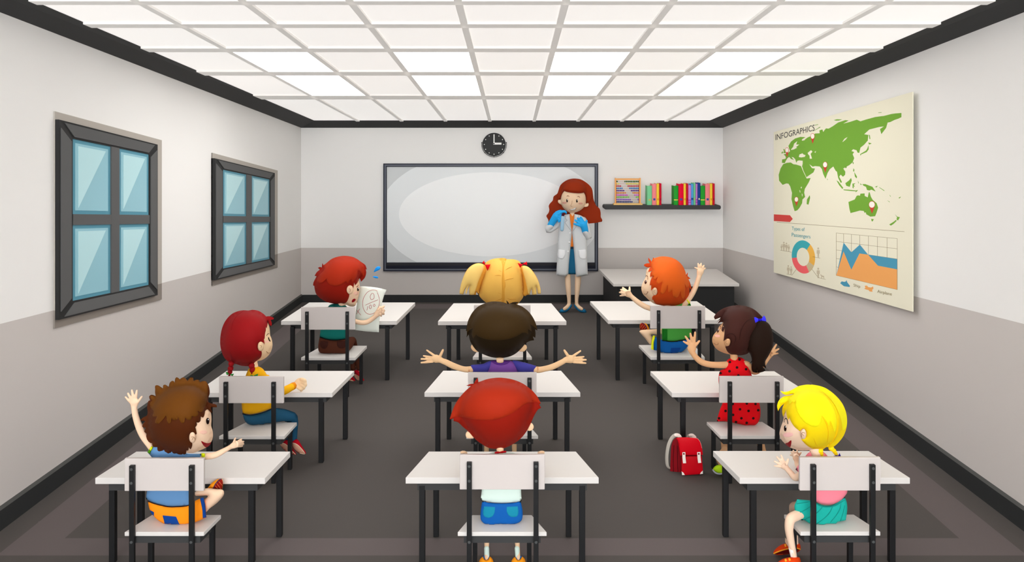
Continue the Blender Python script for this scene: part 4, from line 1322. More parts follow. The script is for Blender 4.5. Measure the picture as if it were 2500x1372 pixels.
# ------------------------------------------------------------------ 3: curly brown hair, orange shorts
def make_curly_person():
    f = Fig(4.40, 290, 900, CROPK)
    skin = mat('skin_c', (242, 206, 174), 0.7)
    skull, fs = f.puff([(1060, 460), (1122, 520), (1135, 620), (1131, 700), (1148, 760), (1153, 820), (1140, 880), (1090, 950), (980, 1006), (900, 1034), (780, 1020), (600, 1000), (440, 900), (375, 800), (350, 680), (390, 500), (430, 400), (520, 300), (650, 230), (800, 200), (950, 220), (1060, 300), (1090, 390)], 78, 72)
    ear, fe = f.puff(ell(900, 840, 40, 67), 5, 1, base=fs, edge=7)
    fe2 = f.crop(330, 1080)
    lg, fl = fe2.puff([(868, 852), (905, 815), (1000, 742), (1076, 660), (1089, 612), (1070, 578), (980, 568), (870, 560), (735, 600), (728, 640), (735, 655), (893, 655), (845, 700), (820, 780)], 17, 17, dz=.045)
    g = [skull, ear, lg, f.tube([(760, 980, 60, .03), (690, 1090, 60, .05)]), f.tube([(640, 1150, 80, .05), (620, 1400, 90, .05), (620, 1580, 80, .05)], flat=.4),
         f.tube([(460, 1050, 34, .05), (410, 990, 34, .03), (375, 935, 36), (300, 820, 42), (245, 700, 41), (205, 580, 36), (188, 480, 34)]),
         f.tube([(860, 1100, 30, .05), (960, 1080, 28, .03), (1050, 1075, 38, .01), (1180, 1055, 38, .02), (1290, 1000, 31, .05), (1370, 955, 27, .08)])]
    g += hand(f, [(188, 470, 38), (190, 410, 56)], [(140, 410, 82, 346, 14), (152, 375, 112, 302, 15), (178, 360, 160, 265, 16), (208, 360, 220, 268, 16), (225, 420, 282, 342, 16)])
    g += hand(f, [(1370, 955, 30, .08), (1425, 925, 46, .09)], [(1440, 900, 1500, 862, 14, .1), (1450, 915, 1525, 890, 14, .1), (1450, 935, 1525, 920, 14, .1), (1445, 950, 1510, 948, 13, .1), (1405, 900, 1425, 850, 14, .09)])
    o = person(g, f, .0036, skin, (P(430, 1250, 4.4).x, 4.4, 0), 'person with curly brown hair and blue shirt waving one raised hand')
    top = [(445, 240), (447, 207), (480, 203), (515, 225), (540, 240, 1), (545, 200), (568, 195), (590, 208), (610, 220, 1), (625, 170), (655, 147), (675, 155), (682, 177, 1), (690, 122), (708, 104), (730, 116), (746, 130, 1), (762, 116), (790, 105), (815, 122), (838, 148, 1), (865, 116), (890, 103), (908, 118), (912, 150, 1), (945, 136), (980, 139), (985, 165, 1), (1030, 150), (1066, 156), (1090, 190)]
    hd = top + [(1108, 240), (1112, 300), (1098, 350), (1095, 405), (1130, 425), (1175, 432), (1200, 450), (1199, 472, 1), (1160, 472), (1128, 470, 1), (1132, 505), (1145, 540, 1), (1118, 528), (1085, 495), (1055, 520, 1), (1050, 560), (1032, 598), (1003, 585, 1), (998, 640), (975, 660), (950, 655, 1), (955, 690), (935, 715, 1), (945, 755), (952, 800), (936, 806, 1), (925, 785), (900, 773), (870, 795), (861, 840), (868, 885), (897, 910), (892, 960), (876, 985), (856, 962, 1), (850, 1000), (825, 1003, 1), (822, 1040), (800, 1050), (779, 1042, 1), (757, 1068), (735, 1060), (705, 1035, 1), (670, 1040), (645, 1012, 1), (622, 1050), (598, 1055), (572, 1030), (552, 992, 1), (500, 1018), (475, 1005), (470, 960, 1), (420, 955), (410, 910, 1), (350, 906), (330, 870), (340, 790, 1), (312, 773), (330, 722, 1), (288, 710), (305, 662), (330, 643, 1), (265, 632), (300, 595), (345, 570), (352, 520), (345, 480), (352, 430), (362, 395), (382, 385, 1), (370, 340), (400, 318), (452, 335, 1), (443, 290)]
    hair, fh = f.puff(hd, 13, 17, base=fs, edge=3.4, cuts=30)
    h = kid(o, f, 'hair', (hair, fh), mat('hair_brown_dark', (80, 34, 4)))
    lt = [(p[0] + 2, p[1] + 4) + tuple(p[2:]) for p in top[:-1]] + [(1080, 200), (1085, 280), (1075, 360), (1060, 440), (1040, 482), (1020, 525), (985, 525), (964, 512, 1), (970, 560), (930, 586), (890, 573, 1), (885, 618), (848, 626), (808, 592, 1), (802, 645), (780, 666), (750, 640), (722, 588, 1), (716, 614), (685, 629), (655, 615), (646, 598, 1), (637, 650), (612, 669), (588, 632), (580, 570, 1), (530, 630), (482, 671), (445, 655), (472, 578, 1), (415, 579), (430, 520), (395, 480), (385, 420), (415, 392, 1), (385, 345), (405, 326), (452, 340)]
    kid(o, f, 'hair_highlight', cap(f, lt, fh, 3), mat('hair_brown_light', (100, 56, 4)), 'painted lighter brown highlight on the top curls', h)  # light on the curls painted in paler brown
    e = kid(o, f, 'eye', f.decal(ell(1088, 640, 20, 40), fs, 1.5, 1), DARK)
    kid(o, f, 'glint', f.decal(ell(1094, 622, 6, 9), fs, 3), WHITE, None, e)
    kid(o, f, 'cheek', f.decal(ell(1035, 778, 45, 22), fs, 1), BLUSH)
    kid(o, f, 'mouth', f.decal([(1008, 885), (1050, 905), (1100, 912), (1128, 898), (1115, 930), (1070, 962), (1035, 938)], fs, 1.4), MOUTH)
    kid(o, f, 'ear_line', join(f.stroke([(885, 835), (910, 833), (930, 850), (935, 868)], 5, fe), f.stroke([(912, 845), (900, 858), (898, 868)], 5, fe)), LINE)
    sh, fq = f.puff([(352, 1026, 1), (398, 950, 1), (470, 960), (560, 985), (700, 1010), (830, 1036), (900, 1041), (1008, 1040, 1), (1012, 1097, 1), (930, 1110), (885, 1180), (872, 1500), (866, 1666, 1), (800, 1675), (700, 1685), (600, 1683), (450, 1649), (332, 1592, 1), (345, 1500), (405, 1300), (425, 1130), (400, 1080)], 10, 34)
    s = kid(o, f, 'shirt', (sh, fq), mat('shirt_blue', (98, 142, 188)))
    YL, GR = mat('cuff_lime', (222, 238, 16)), mat('cuff_green', (80, 144, 16))
    kid(o, f, 'cuff', f.puff([(400, 942, 1), (420, 962, 1), (392, 1012, 1), (368, 988, 1)], 9, 9), YL, 'lime sleeve cuff', s)
    kid(o, f, 'cuff', f.puff([(372, 986, 1), (396, 1010, 1), (380, 1046, 1), (348, 1020, 1)], 9, 9), GR, 'green sleeve cuff', s)
    kid(o, f, 'cuff', f.puff([(1008, 1034, 1), (1048, 1034), (1056, 1065), (1048, 1098), (1012, 1100, 1)], 10, 10), YL, 'lime sleeve cuff', s)
    st, fz = fe2.puff([(155, 714, 1), (250, 748), (400, 781), (500, 784), (600, 776), (668, 765), (730, 716), (798, 684, 1), (832, 672, 1), (858, 760), (871, 920, 1), (760, 966), (640, 1006), (520, 1020), (400, 1009), (300, 965), (230, 905), (176, 815), (160, 750)], 10, 40)
    th = fe2.tube([(480, 890, 80, .05), (330, 830, 70, .12), (230, 800, 50, .18)])
    q = kid(o, f, 'shorts', join(st, th), mat('shorts_orange', (255, 146, 16)))
    NV, PT = mat('patch_navy', (8, 62, 140)), mat('patch_deep', (4, 44, 100))
    kid(o, f, 'patch', fe2.decal(cor((335, 893), (500, 908), (546, 1017), (362, 1000)), fz, 1, .4), NV, 'navy pocket patch', q)
    kid(o, f, 'patch', fe2.decal(cor((180, 828), (230, 855), (228, 902), (196, 866)), fz, 1, .4), NV, 'navy pocket patch', q)
    kid(o, f, 'cuff', fe2.decal([(792, 686, 1), (832, 670, 1), (856, 760), (870, 918, 1), (826, 930, 1), (820, 820)], fz, 2, 1), NV, 'navy leg cuff', q)
    kid(o, f, 'belt', fe2.stroke([(156, 718), (250, 752), (400, 786), (500, 788), (600, 780), (668, 768)], 14, fz, .5), mat('belt_dark', (44, 22, 16)))
    f2 = Fig(4.485, 330, 1080, CROPK)
    up, fu = f2.puff([(885, 565), (905, 535), (935, 498), (985, 460), (1025, 446), (1058, 446), (1074, 490), (1068, 545), (1056, 580), (970, 570)], 9, 8)
    s = kid(o, f, 'shoe', (up, fu), mat('shoe_orange', (255, 156, 22)))
    so, fso = f2.decal([(950, 568), (985, 505), (1022, 462), (1054, 449), (1072, 490), (1066, 545), (1054, 578)], fu, 1, .6)
    sl = kid(o, f, 'sole', (so, fso), mat('sole_dark_red', (134, 18, 6)), 'dark red ribbed sole', s)
    kid(o, f, 'welt', f2.stroke([(948, 566), (985, 503), (1022, 460), (1052, 448)], 9, fu, 1.6), mat('welt_navy', (52, 56, 104)), 'navy rim', s)
    kid(o, f, 'sole_rib', join(*[f2.stroke(l, 4, fso, .4) for l in ([(978, 530), (1015, 572)], [(995, 500), (1050, 572)], [(1020, 475), (1066, 528)])]), mat('rib_tan', (214, 122, 66)), None, sl)


# ------------------------------------------------------------------ 4: blond pigtails
def make_pigtail_person():
    f = Fig(7.80, 1100, 620, CROPK)
    skin = mat('skin_d', (244, 208, 172), 0.7)
    skull, fs = f.puff([(520, 90), (640, 70), (760, 90), (850, 190), (875, 330), (880, 450), (860, 550), (780, 630), (640, 650), (480, 620), (380, 520), (375, 420), (400, 300), (440, 190)], 48, 50)
    g = [skull, f.tube([(640, 620, 44), (640, 720, 46)]), f.tube([(640, 780, 55, .02), (640, 950, 55, .03), (640, 1060, 50, .03)], flat=.6)]
    for s_ in (-1, 1):
        g.append(f.tube([(640 + s_ * 90, 740, 36), (640 + s_ * 130, 850, 34, .05), (640 + s_ * 110, 800, 30, .22), (640 + s_ * 60, 740, 32, .34)]))
        g.append(f.tube([(640 + s_ * 60, 1150, 48, .05), (640 + s_ * 66, 1120, 42, .28), (640 + s_ * 66, 1300, 32, .34), (640 + s_ * 66, 1480, 28, .34)]))
    o = person(g, f, .006, skin, (P(1228, 850, 7.8).x, 7.8, 0), 'person with blond pigtails tied in red bows, back turned')
    HB = mat('hair_blond', (233, 180, 84)); HD = mat('hair_blond_deep', (222, 160, 60)); HL = mat('hair_blond_pale', (238, 200, 114))
    hair, fh = f.puff([(420, 118), (470, 78), (530, 58), (590, 51), (640, 53), (690, 63), (780, 67), (845, 95), (880, 180), (895, 340), (898, 450), (888, 525), (850, 580), (800, 630), (720, 662), (640, 668), (540, 655), (440, 600), (350, 510), (355, 450), (380, 330), (415, 230), (425, 170)], 8, 6, base=fs, edge=2.8)
    h = kid(o, f, 'hair', (hair, fh), HB)
    kid(o, f, 'hair_parting', f.decal([(595, 55), (680, 58), (668, 110), (655, 170), (660, 300), (672, 380), (662, 450), (662, 560), (630, 640), (625, 540), (628, 420), (625, 300), (636, 170), (622, 100)], fh, .5, .6), HD, 'darker parting', h)
    for st in ([(541, 263), (585, 260), (618, 266)], [(590, 200), (620, 215)], [(672, 196), (710, 172), (752, 155)], [(662, 325), (700, 312), (768, 296)], [(580, 478), (618, 488)], [(545, 575), (590, 562), (630, 545)], [(690, 540), (730, 555), (800, 555)], [(638, 90), (640, 300), (643, 560)]):
        kid(o, f, 'hair_strand', f.stroke([(st[0][0], st[0][1], .3)] + [(a, b, 1) for a, b in st[1:-1]] + [(st[-1][0], st[-1][1], .5)], 6, fh, .5), mat('hair_blond_line', (204, 140, 44)), None, h)
    RB = mat('bow_red', (226, 0, 24))
    for pt, lt, bows in (([(110, 488, 1), (115, 430), (140, 330), (190, 210), (250, 145), (320, 114), (385, 118), (432, 150), (446, 200), (440, 240), (400, 330), (362, 430), (345, 505, 1), (318, 465, 1), (308, 502, 1), (285, 500), (240, 500), (230, 497, 1), (226, 440), (235, 380, 1), (212, 430), (195, 490, 1), (180, 478, 1), (190, 430), (202, 392, 1), (175, 440), (155, 496, 1)],
                          [(113, 486, 1), (118, 430), (143, 330), (193, 213), (252, 149), (320, 118), (375, 122), (402, 140), (405, 175), (380, 240), (340, 335), (316, 410), (285, 496, 1), (240, 496), (230, 490, 1), (226, 440), (235, 380, 1), (212, 430), (195, 486, 1), (182, 478, 1), (190, 430), (202, 395, 1), (175, 440), (155, 490, 1)],
                          [[(425, 132), (385, 108), (410, 80)], [(420, 130), (490, 128), (452, 206)]]),
                         ([(866, 150), (905, 143), (960, 165), (1020, 230), (1070, 320), (1098, 420), (1104, 485, 1), (1066, 490, 1), (1060, 440), (1045, 393, 1), (1050, 440), (1052, 495, 1), (1000, 500, 1), (990, 425, 1), (976, 460), (968, 500, 1), (935, 502), (916, 516, 1), (877, 508, 1), (885, 400), (872, 280), (858, 200)],
                          [(885, 150), (940, 155), (1000, 212), (1062, 310), (1094, 410), (1101, 482, 1), (1068, 486, 1), (1060, 440), (1045, 393, 1), (1050, 440), (1052, 490, 1), (1002, 496, 1), (990, 425, 1), (976, 460), (966, 496, 1), (955, 496), (930, 385), (900, 270), (880, 190)],
                          [[(885, 126), (820, 110), (850, 172)], [(878, 124), (932, 92), (938, 138)]])):
        tg, ft = f.puff(pt, 14, 12, dz=-.02)
        q = kid(o, f, 'pigtail', (tg, ft), HD)
        kid(o, f, 'pigtail_highlight', cap(f, lt, ft, 1.5), HL, 'painted pale highlight on the outer strands', q)  # light on the pigtail put into the paler colour
        for b in bows:
            kid(o, f, 'bow', f.puff(cor(*b), 4, 4, dz=-.11), RB, 'red bow', q)
    sh, _ = f.puff([(480, 700), (560, 670), (720, 670), (800, 700), (830, 850), (800, 1050), (640, 1080), (480, 1050), (450, 850)], 12, 22)
    kid(o, f, 'shirt', sh, mat('shirt_coral', (226, 110, 96)))
    pn, _ = f.puff([(480, 1040), (640, 1075), (800, 1040), (830, 1180), (760, 1230), (640, 1222), (520, 1230), (450, 1180)], 9, 26, dz=.03)
    kid(o, f, 'skirt', pn, mat('skirt_denim', (60, 90, 140)))


# ------------------------------------------------------------------ 5: dark hair, arms spread
def make_arms_spread_person():
    f = Fig(5.83, 1010, 720, CROPK)
    ff = f.crop(1100, 620); fr = f.crop(1200, 720)
    skin = mat('skin_e', (236, 194, 148), 0.7)
    skull, fs = ff.puff([(560, 610), (700, 630), (870, 680), (960, 770), (1000, 880), (985, 980), (900, 1090), (800, 1190), (700, 1240), (600, 1255), (480, 1240), (340, 1170), (270, 1080), (235, 980), (240, 850), (300, 730), (430, 630)], 70, 62)
    el, _ = ff.puff([(262, 1106), (246, 1132), (256, 1166), (292, 1196), (345, 1200), (370, 1170), (330, 1110)], 4, 6, dz=.03)
    er, _ = ff.puff([(905, 1104), (930, 1120), (932, 1160), (900, 1192), (860, 1196), (815, 1178), (850, 1110)], 4, 6, dz=.03)
    g = [skull, el, er, ff.tube([(602, 1230, 42), (602, 1330, 42)]), f.tube([(1055, 900, 55), (1060, 1100, 60, .02), (1060, 1250, 60, .03), (1060, 1380, 50, .03)], flat=.6),
         f.tube([(860, 890, 40), (690, 910, 38), (600, 905, 34), (480, 866, 38), (400, 826, 36), (330, 800, 32)]),
         fr.tube([(400, 890, 40), (560, 915, 38), (650, 903, 34), (740, 880, 36), (830, 838, 34), (905, 797, 31)])]
    g += hand(f, [(330, 795, 36), (275, 780, 52)], [(262, 748, 160, 676, 14), (240, 765, 120, 745, 13), (230, 785, 92, 783, 14), (230, 815, 92, 828, 15), (325, 745, 358, 674, 18)])
    g += hand(fr, [(905, 795, 36), (965, 785, 52)], [(935, 745, 890, 678, 18), (985, 755, 1088, 685, 15), (1005, 772, 1128, 756, 14), (1010, 795, 1155, 793, 15), (1005, 822, 1152, 834, 15)])
    for s_ in (-1, 1):
        g.append(f.tube([(1060 + s_ * 70, 1490, 56, .02), (1060 + s_ * 150, 1445, 46, .2), (1060 + s_ * 165, 1640, 34, .28), (1060 + s_ * 170, 1900, 30, .28), (1060 + s_ * 172, 2080, 28, .26)]))
    o = person(g, f, .0044, skin, (P(1222, 1000, 5.83).x, 5.83, 0), 'person with short dark hair and purple shirt, arms spread wide')
    hair, fh = ff.puff([(440, 596), (500, 582), (560, 580), (640, 590), (692, 610, 1), (680, 565, 1), (706, 590), (718, 610, 1), (760, 590), (840, 586, 1), (798, 615, 1), (870, 640), (950, 700), (1010, 780), (1045, 860), (1062, 936, 1), (1034, 922, 1), (1040, 970), (1036, 1026, 1), (1006, 1008, 1), (1022, 1055, 1), (975, 1062), (920, 1092), (860, 1160), (800, 1215), (720, 1255), (610, 1272), (500, 1262), (420, 1235), (330, 1190), (270, 1120), (235, 1050), (222, 985, 1), (195, 1020, 1), (203, 950, 1), (188, 935, 1), (205, 850), (225, 790), (270, 710), (340, 640)], 8, 6, base=fs, edge=3.4)
    h = kid(o, f, 'hair', (hair, fh), mat('hair_black', (36, 24, 6)))
    kid(o, f, 'hair_highlight', cap(ff, [(440, 599), (500, 586), (560, 584), (640, 594), (690, 614), (720, 612), (800, 618), (868, 644), (946, 704), (1006, 784), (1040, 862), (1056, 928, 1), (1018, 890), (968, 858, 1), (990, 948, 1), (962, 930), (944, 915, 1), (948, 985, 1), (920, 965), (880, 962), (840, 985), (780, 1015), (700, 1040), (600, 1052), (480, 1048), (400, 1030), (340, 1005), (315, 985, 1), (300, 1005), (280, 1036, 1), (262, 980), (275, 905, 1), (235, 930), (204, 968, 1), (210, 850), (229, 792), (274, 713), (343, 644)], fh, 1.5), mat('hair_black_olive', (58, 40, 12)), 'painted olive black highlight on top', h)  # olive tone paints the light on the crown
    c_, fq = f.puff([(880, 960, 1), (900, 880), (935, 815), (1000, 796), (1055, 800), (1120, 796), (1195, 806), (1245, 840), (1275, 900), (1285, 960), (1280, 1200), (1240, 1420, 1), (1060, 1440), (880, 1420, 1), (860, 1200)], 18, 30)
    s = kid(o, f, 'shirt', (c_, fq), mat('shirt_purple', (118, 70, 150)))
    SL = mat('sleeve_indigo', (66, 62, 148))
    kid(o, f, 'sleeve', f.puff([(697, 856, 1), (850, 840), (905, 815), (945, 806), (960, 850), (930, 930), (880, 985), (780, 975), (701, 950, 1)], 12, 12), SL, 'indigo sleeve', s)
    kid(o, f, 'sleeve', fr.puff([(255, 806), (300, 803), (380, 820), (450, 838), (546, 868, 1), (547, 956, 1), (450, 975), (340, 985), (300, 920)], 12, 12), SL, 'indigo sleeve', s)
    kid(o, f, 'collar', f.decal([(945, 806), (1000, 798), (1055, 802), (1110, 798), (1180, 808), (1150, 838), (1090, 858), (1040, 858), (985, 840)], fq, 1, 1), mat('collar_plum', (86, 42, 122)), None, s)
    kid(o, f, 'neck_skin', f.puff([(1010, 768, 1), (1098, 768, 1), (1098, 815), (1082, 830), (1028, 830), (1012, 815)], 6, 4, dz=-.035), mat('neck_skin_pale', (246, 206, 166)))
    AB = mat('arm_band', (220, 158, 112))
    for gg in (f.tube([(668, 911, 37), (690, 912, 38)], step=1, caps=False), fr.tube([(555, 914, 38), (575, 913, 37)], step=1, caps=False)):
        kid(o, f, 'sleeve_hem', gg, AB, None, s)
    pn, _ = f.puff([(900, 1400), (1060, 1430), (1220, 1400), (1250, 1540), (1180, 1590), (1060, 1580), (940, 1590), (870, 1540)], 12, 34)
    kid(o, f, 'shorts', join(pn, *[f.tube([(1060 + s_ * 70, 1480, 62, .02), (1060 + s_ * 120, 1440, 56, .12)]) for s_ in (-1, 1)]), mat('shorts_navy', (40, 50, 90)))
    for s_ in (-1, 1):
        kid(o, f, 'shoe', f.tube([(1060 + s_ * 172, 2120, 42, .22), (1060 + s_ * 176, 2120, 38, .36)]), mat('shoe_grey', (90, 90, 96)))


# ------------------------------------------------------------------ 6: red hair, mint shirt, blue shorts
def make_mint_shirt_person():
    f = Fig(4.395, 1080, 900, CROPK)
    fj = f.crop(1090, 1098)
    skin = mat('skin_f', (242, 204, 164), 0.7)
    skull, fs = f.puff([(700, 150), (850, 170), (980, 220), (1080, 320), (1110, 450), (1070, 600), (1000, 760), (900, 880), (780, 945), (670, 958), (560, 940), (460, 880), (360, 770), (250, 640), (200, 540), (230, 420), (310, 290), (440, 190), (560, 155)], 78, 70)
    el, _ = f.puff([(312, 760), (290, 778), (282, 812), (298, 846), (350, 856), (390, 840), (380, 780)], 5, 7, dz=.02)
    er, _ = f.puff([(1072, 655), (1105, 675), (1119, 710), (1106, 746), (1068, 763), (1030, 750), (1035, 690)], 5, 7, dz=.02)
    g = [skull, el, er, f.tube([(705, 950, 46), (706, 1040, 44)], flat=.8), fj.tube([(680, 130, 120, .045), (675, 350, 140, .045), (675, 620, 150, .045), (672, 760, 150, .045)], flat=.35)]
    for s_, x in ((-1, 205), (1, 1165)):
        g.append(fj.tube([(672 + s_ * 170, 110, 40, .03), (672 + s_ * 400, 90, 38, .05), (x - s_ * 30, 80, 36, .14), (x, 55, 30, .24)]))
        g += hand(fj, [(x, 52, 30, .24), (x - s_ * 3, 42, 40, .28)], [(x - 24, 38, x - 30, 24, 9, .3), (x - 8, 36, x - 10, 17, 9, .3), (x + 8, 36, x + 10, 17, 9, .3), (x + 22, 38, x + 28, 22, 9, .3), (x - s_ * 34, 52, x - s_ * 44, 34, 10, .29)])
    for a in (0, 1):
        hx = (590, 760)[a]; kx = (500, 850)[a]; ax = (494, 864)[a]; dx = (492, 870)[a]
        g.append(fj.tube([(hx, 780, 56, .06), (kx, 690, 46, .18), (ax, 1080, 34, .21), (dx, 1200, 29, .19), (dx + (0, 6)[a], 1320, 28, .18)]))
    o = person(g, f, .0036, skin, (P(1224, 1280, 4.4).x, 4.4, 0), 'person with red hair and mint shirt seated nearest, back turned')
    up_ = [(700, 110), (850, 130), (980, 180), (1090, 260), (1160, 340), (1202, 425, 1)]
    lf_ = [(92, 622, 1), (115, 540), (160, 430), (220, 340), (290, 265), (350, 213, 1), (290, 208, 1), (340, 188), (385, 184, 1), (405, 145), (432, 110, 1), (440, 165, 1), (560, 125)]
    hair, fh = f.puff(up_ + [(1185, 436, 1), (1208, 480, 1), (1170, 500), (1120, 580), (1075, 680), (1020, 780), (940, 870), (850, 930), (760, 970), (670, 980), (570, 970), (480, 920), (400, 860), (330, 780), (250, 710), (190, 655), (137, 642, 1), (138, 608, 1)] + lf_, 9, 8, base=fs, edge=3.4, cuts=26)
    h = kid(o, f, 'hair', (hair, fh), mat('hair_red_deep', (0, 0, 0)))
    kid(o, f, 'hair_highlight', cap(f, [(700, 114), (848, 134), (976, 184), (1086, 264), (1155, 343), (1195, 418, 1), (1130, 408), (1060, 416), (980, 450), (880, 525), (780, 580), (680, 612), (560, 628), (420, 621), (300, 600), (210, 583), (140, 598), (96, 616, 1), (119, 541), (164, 432), (224, 343), (294, 268), (360, 212), (440, 170), (560, 129)], fh, 2), mat('hair_red_bright', (0, 0, 0)), 'painted highlight on top of the hair', h)  # brighter red paints the light on top
    sh, fq = fj.puff([(470, 70), (520, 45), (580, 28), (680, 22), (780, 28), (850, 45), (900, 80), (916, 300), (912, 490), (920, 625, 1), (840, 640), (700, 650), (560, 643), (418, 615, 1), (432, 490), (450, 300)], 9, 34)
    s = kid(o, f, 'shirt', (sh, fq), mat('shirt_mint', (220, 238, 227)))
    kid(o, f, 'collar', fj.tube([(600, 38, 13, -.012), (655, 30, 14, -.014), (722, 24, 11, -.012)], flat=.6), mat('collar_red', (196, 8, 24)), 'red collar', s)
    st, fz = fj.puff([(438, 628, 1), (520, 645), (680, 655), (830, 645), (908, 628, 1), (930, 740), (930, 820), (912, 870), (840, 905), (740, 919), (660, 905), (570, 924), (480, 910), (425, 865), (415, 800), (424, 700)], 8, 42)
    q = kid(o, f, 'shorts', join(st, *[fj.tube([((590, 760)[a], 780, 62, .06), ((520, 830)[a], 700, 52, .16)]) for a in (0, 1)]), mat('shorts_blue', (10, 88, 166)))
    TP = mat('pocket_teal', (20, 134, 162))
    kid(o, f, 'pocket', fj.decal([(460, 692, 1), (593, 700, 1), (586, 770), (560, 815), (510, 831), (462, 815), (446, 770)], fz, 1, .5), TP, None, q)
    kid(o, f, 'pocket', fj.decal([(737, 698, 1), (872, 692, 1), (880, 765), (865, 810), (822, 823), (770, 810), (740, 765)], fz, 1, .5), TP, None, q)
    SK, OR, HT = mat('sock_mint', (220, 240, 228)), mat('shoe_orange', (0, 0, 0)), mat('heel_tab_blue', (18, 92, 160))
    f2 = Fig(4.58, 1090, 1098, CROPK)
    for a, cx in ((0, 488), (1, 882)):
        kid(o, f, 'sock', f2.tube([(492 + a * 372, 1205, 31), (494 + a * 378, 1310, 31)], caps=True), SK)
        sp, fsx = f2.puff([(cx - 88, 1400), (cx - 86, 1355), (cx - 60, 1318), (cx - 36, 1308), (cx, 1345), (cx + 38, 1306), (cx + 65, 1322), (cx + 84, 1360), (cx + 86, 1400), (cx + 70, 1432), (cx - 70, 1432)], 14, 40)
        s = kid(o, f, 'shoe', (sp, fsx), OR)
        kid(o, f, 'heel_tab', f2.decal([(cx - 40, 1303), (cx, 1296), (cx + 38, 1303), (cx + 22, 1338), (cx, 1348), (cx - 24, 1338)], fsx, 2, 1), HT, 'blue heel tab', s)


# ------------------------------------------------------------------ 7: orange hair, green shirt
def make_green_shirt_person():
    f = Fig(7.74, 1500, 610, CROPK)
    skin = mat('skin_g', (243, 207, 170), 0.7)
    skull, fs = f.puff([(440, 205), (402, 228), (386, 275), (380, 330), (352, 388), (334, 430), (328, 475), (345, 535), (390, 585), (440, 630), (510, 668), (600, 675), (720, 675), (800, 655), (860, 600), (900, 520), (915, 440), (890, 350), (850, 260), (800, 170), (720, 115), (600, 95), (520, 110), (468, 150)], 50, 46)
    ear, fe = f.puff(ell(496, 508, 29, 49), 3, 1, base=fs, edge=5)
    lg, _ = f.puff([(432, 1155), (380, 1090), (318, 1022), (303, 996), (325, 980), (400, 974), (520, 967), (595, 967), (600, 1036), (445, 1034), (470, 1075), (475, 1150)], 11, 11, dz=.05)
    g = [skull, ear, lg, f.tube([(640, 650, 46), (660, 740, 50)]), f.tube([(710, 780, 60, .03), (750, 950, 70, .03), (750, 1080, 60, .03)], flat=.5),
         f.tube([(640, 760, 36), (520, 745, 34), (430, 713, 32, .03), (370, 690, 33, .06), (290, 640, 32, .08), (230, 590, 29, .1), (200, 562, 26, .1)]),
         f.tube([(830, 700, 38), (905, 605, 34), (960, 520, 33), (1005, 420, 30), (1035, 325, 28)])]
    g += hand(f, [(200, 562, 30, .1), (165, 535, 47, .1)], [(185, 505, 186, 456, 14, .1), (155, 505, 102, 462, 14, .1), (135, 512, 78, 486, 14, .1), (130, 530, 64, 520, 14, .1), (135, 552, 70, 562, 13, .1)])
    g += hand(f, [(1037, 315, 32), (1050, 262, 45)], [(1025, 235, 984, 216, 11), (1035, 225, 1024, 168, 13), (1056, 225, 1060, 166, 13), (1072, 230, 1096, 190, 13), (1080, 245, 1114, 224, 11)])
    o = person(g, f, .0058, skin, (P(1650, 860, 7.74).x, 7.74, 0), 'person with orange hair and green shirt, one arm up and one out')
    hd = [(600, 80), (690, 92), (770, 130), (830, 190), (865, 260), (876, 305, 1), (897, 274, 1), (895, 320, 1), (932, 352, 1), (905, 358, 1), (925, 400), (940, 460), (936, 492, 1), (920, 450, 1), (915, 530), (895, 580), (850, 640), (790, 675), (720, 685), (590, 682), (520, 665), (490, 642), (475, 610, 1), (462, 614, 1), (464, 575), (485, 555), (512, 545), (524, 508), (510, 465), (480, 468), (448, 498, 1), (450, 450), (446, 430), (432, 436, 1), (440, 380), (465, 325, 1), (435, 330, 1), (440, 282), (462, 255, 1), (412, 268, 1), (422, 235), (442, 208, 1), (400, 214), (362, 192), (362, 180), (390, 166), (432, 163, 1), (415, 130), (415, 94, 1), (435, 118), (456, 150, 1), (475, 90, 1), (492, 108), (540, 86)]
    hair, fh = f.puff(hd, 8, 12, base=fs, edge=2.8, cuts=26)
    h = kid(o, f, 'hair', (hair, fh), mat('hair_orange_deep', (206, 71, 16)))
    kid(o, f, 'hair_highlight', cap(f, [(600, 84), (688, 96), (767, 134), (826, 193), (860, 262), (880, 320), (912, 380), (905, 450), (882, 460), (862, 415, 1), (860, 560), (840, 596), (820, 572), (808, 500, 1), (778, 568), (742, 583), (715, 550), (706, 480, 1), (690, 506), (665, 520), (655, 482), (656, 428, 1), (622, 508), (590, 539), (566, 522), (575, 450), (588, 384, 1), (545, 410), (515, 402), (532, 328, 1), (490, 362), (476, 352), (488, 318, 1), (466, 322), (462, 285), (470, 240), (455, 205), (450, 165), (475, 115), (540, 90)], fh, 1.8), mat('hair_orange', (218, 94, 26)), 'painted brighter orange highlight on top', h)  # painted highlight in brighter orange
    e = kid(o, f, 'eye', f.decal(ell(381, 393, 13, 24, 8), fs, 1.2, .8), mat('eye_brown', (74, 28, 12)))
    kid(o, f, 'glint', f.decal(ell(386, 382, 4, 7), fs, 2.4), WHITE, None, e)
    kid(o, f, 'eyebrow', f.stroke([(381, 322), (396, 313), (408, 330), (408, 362)], 5, fs), mat('brow_brown', (0, 0, 0)))
    kid(o, f, 'mouth', join(f.stroke([(362, 536), (385, 542), (402, 526), (408, 510)], 5, fs), f.stroke([(396, 512), (412, 512)], 4, fs)), mat('lip_brown', (150, 100, 70)))
    kid(o, f, 'ear_line', f.stroke([(505, 490), (488, 492), (480, 508), (490, 520)], 4, fe), LINE)
    sh, fq = f.puff([(583, 1108, 1), (700, 1119), (830, 1102), (942, 1066, 1), (945, 900), (940, 760), (934, 686, 1), (880, 612, 1), (780, 655), (650, 690), (570, 740), (578, 900)], 10, 22)
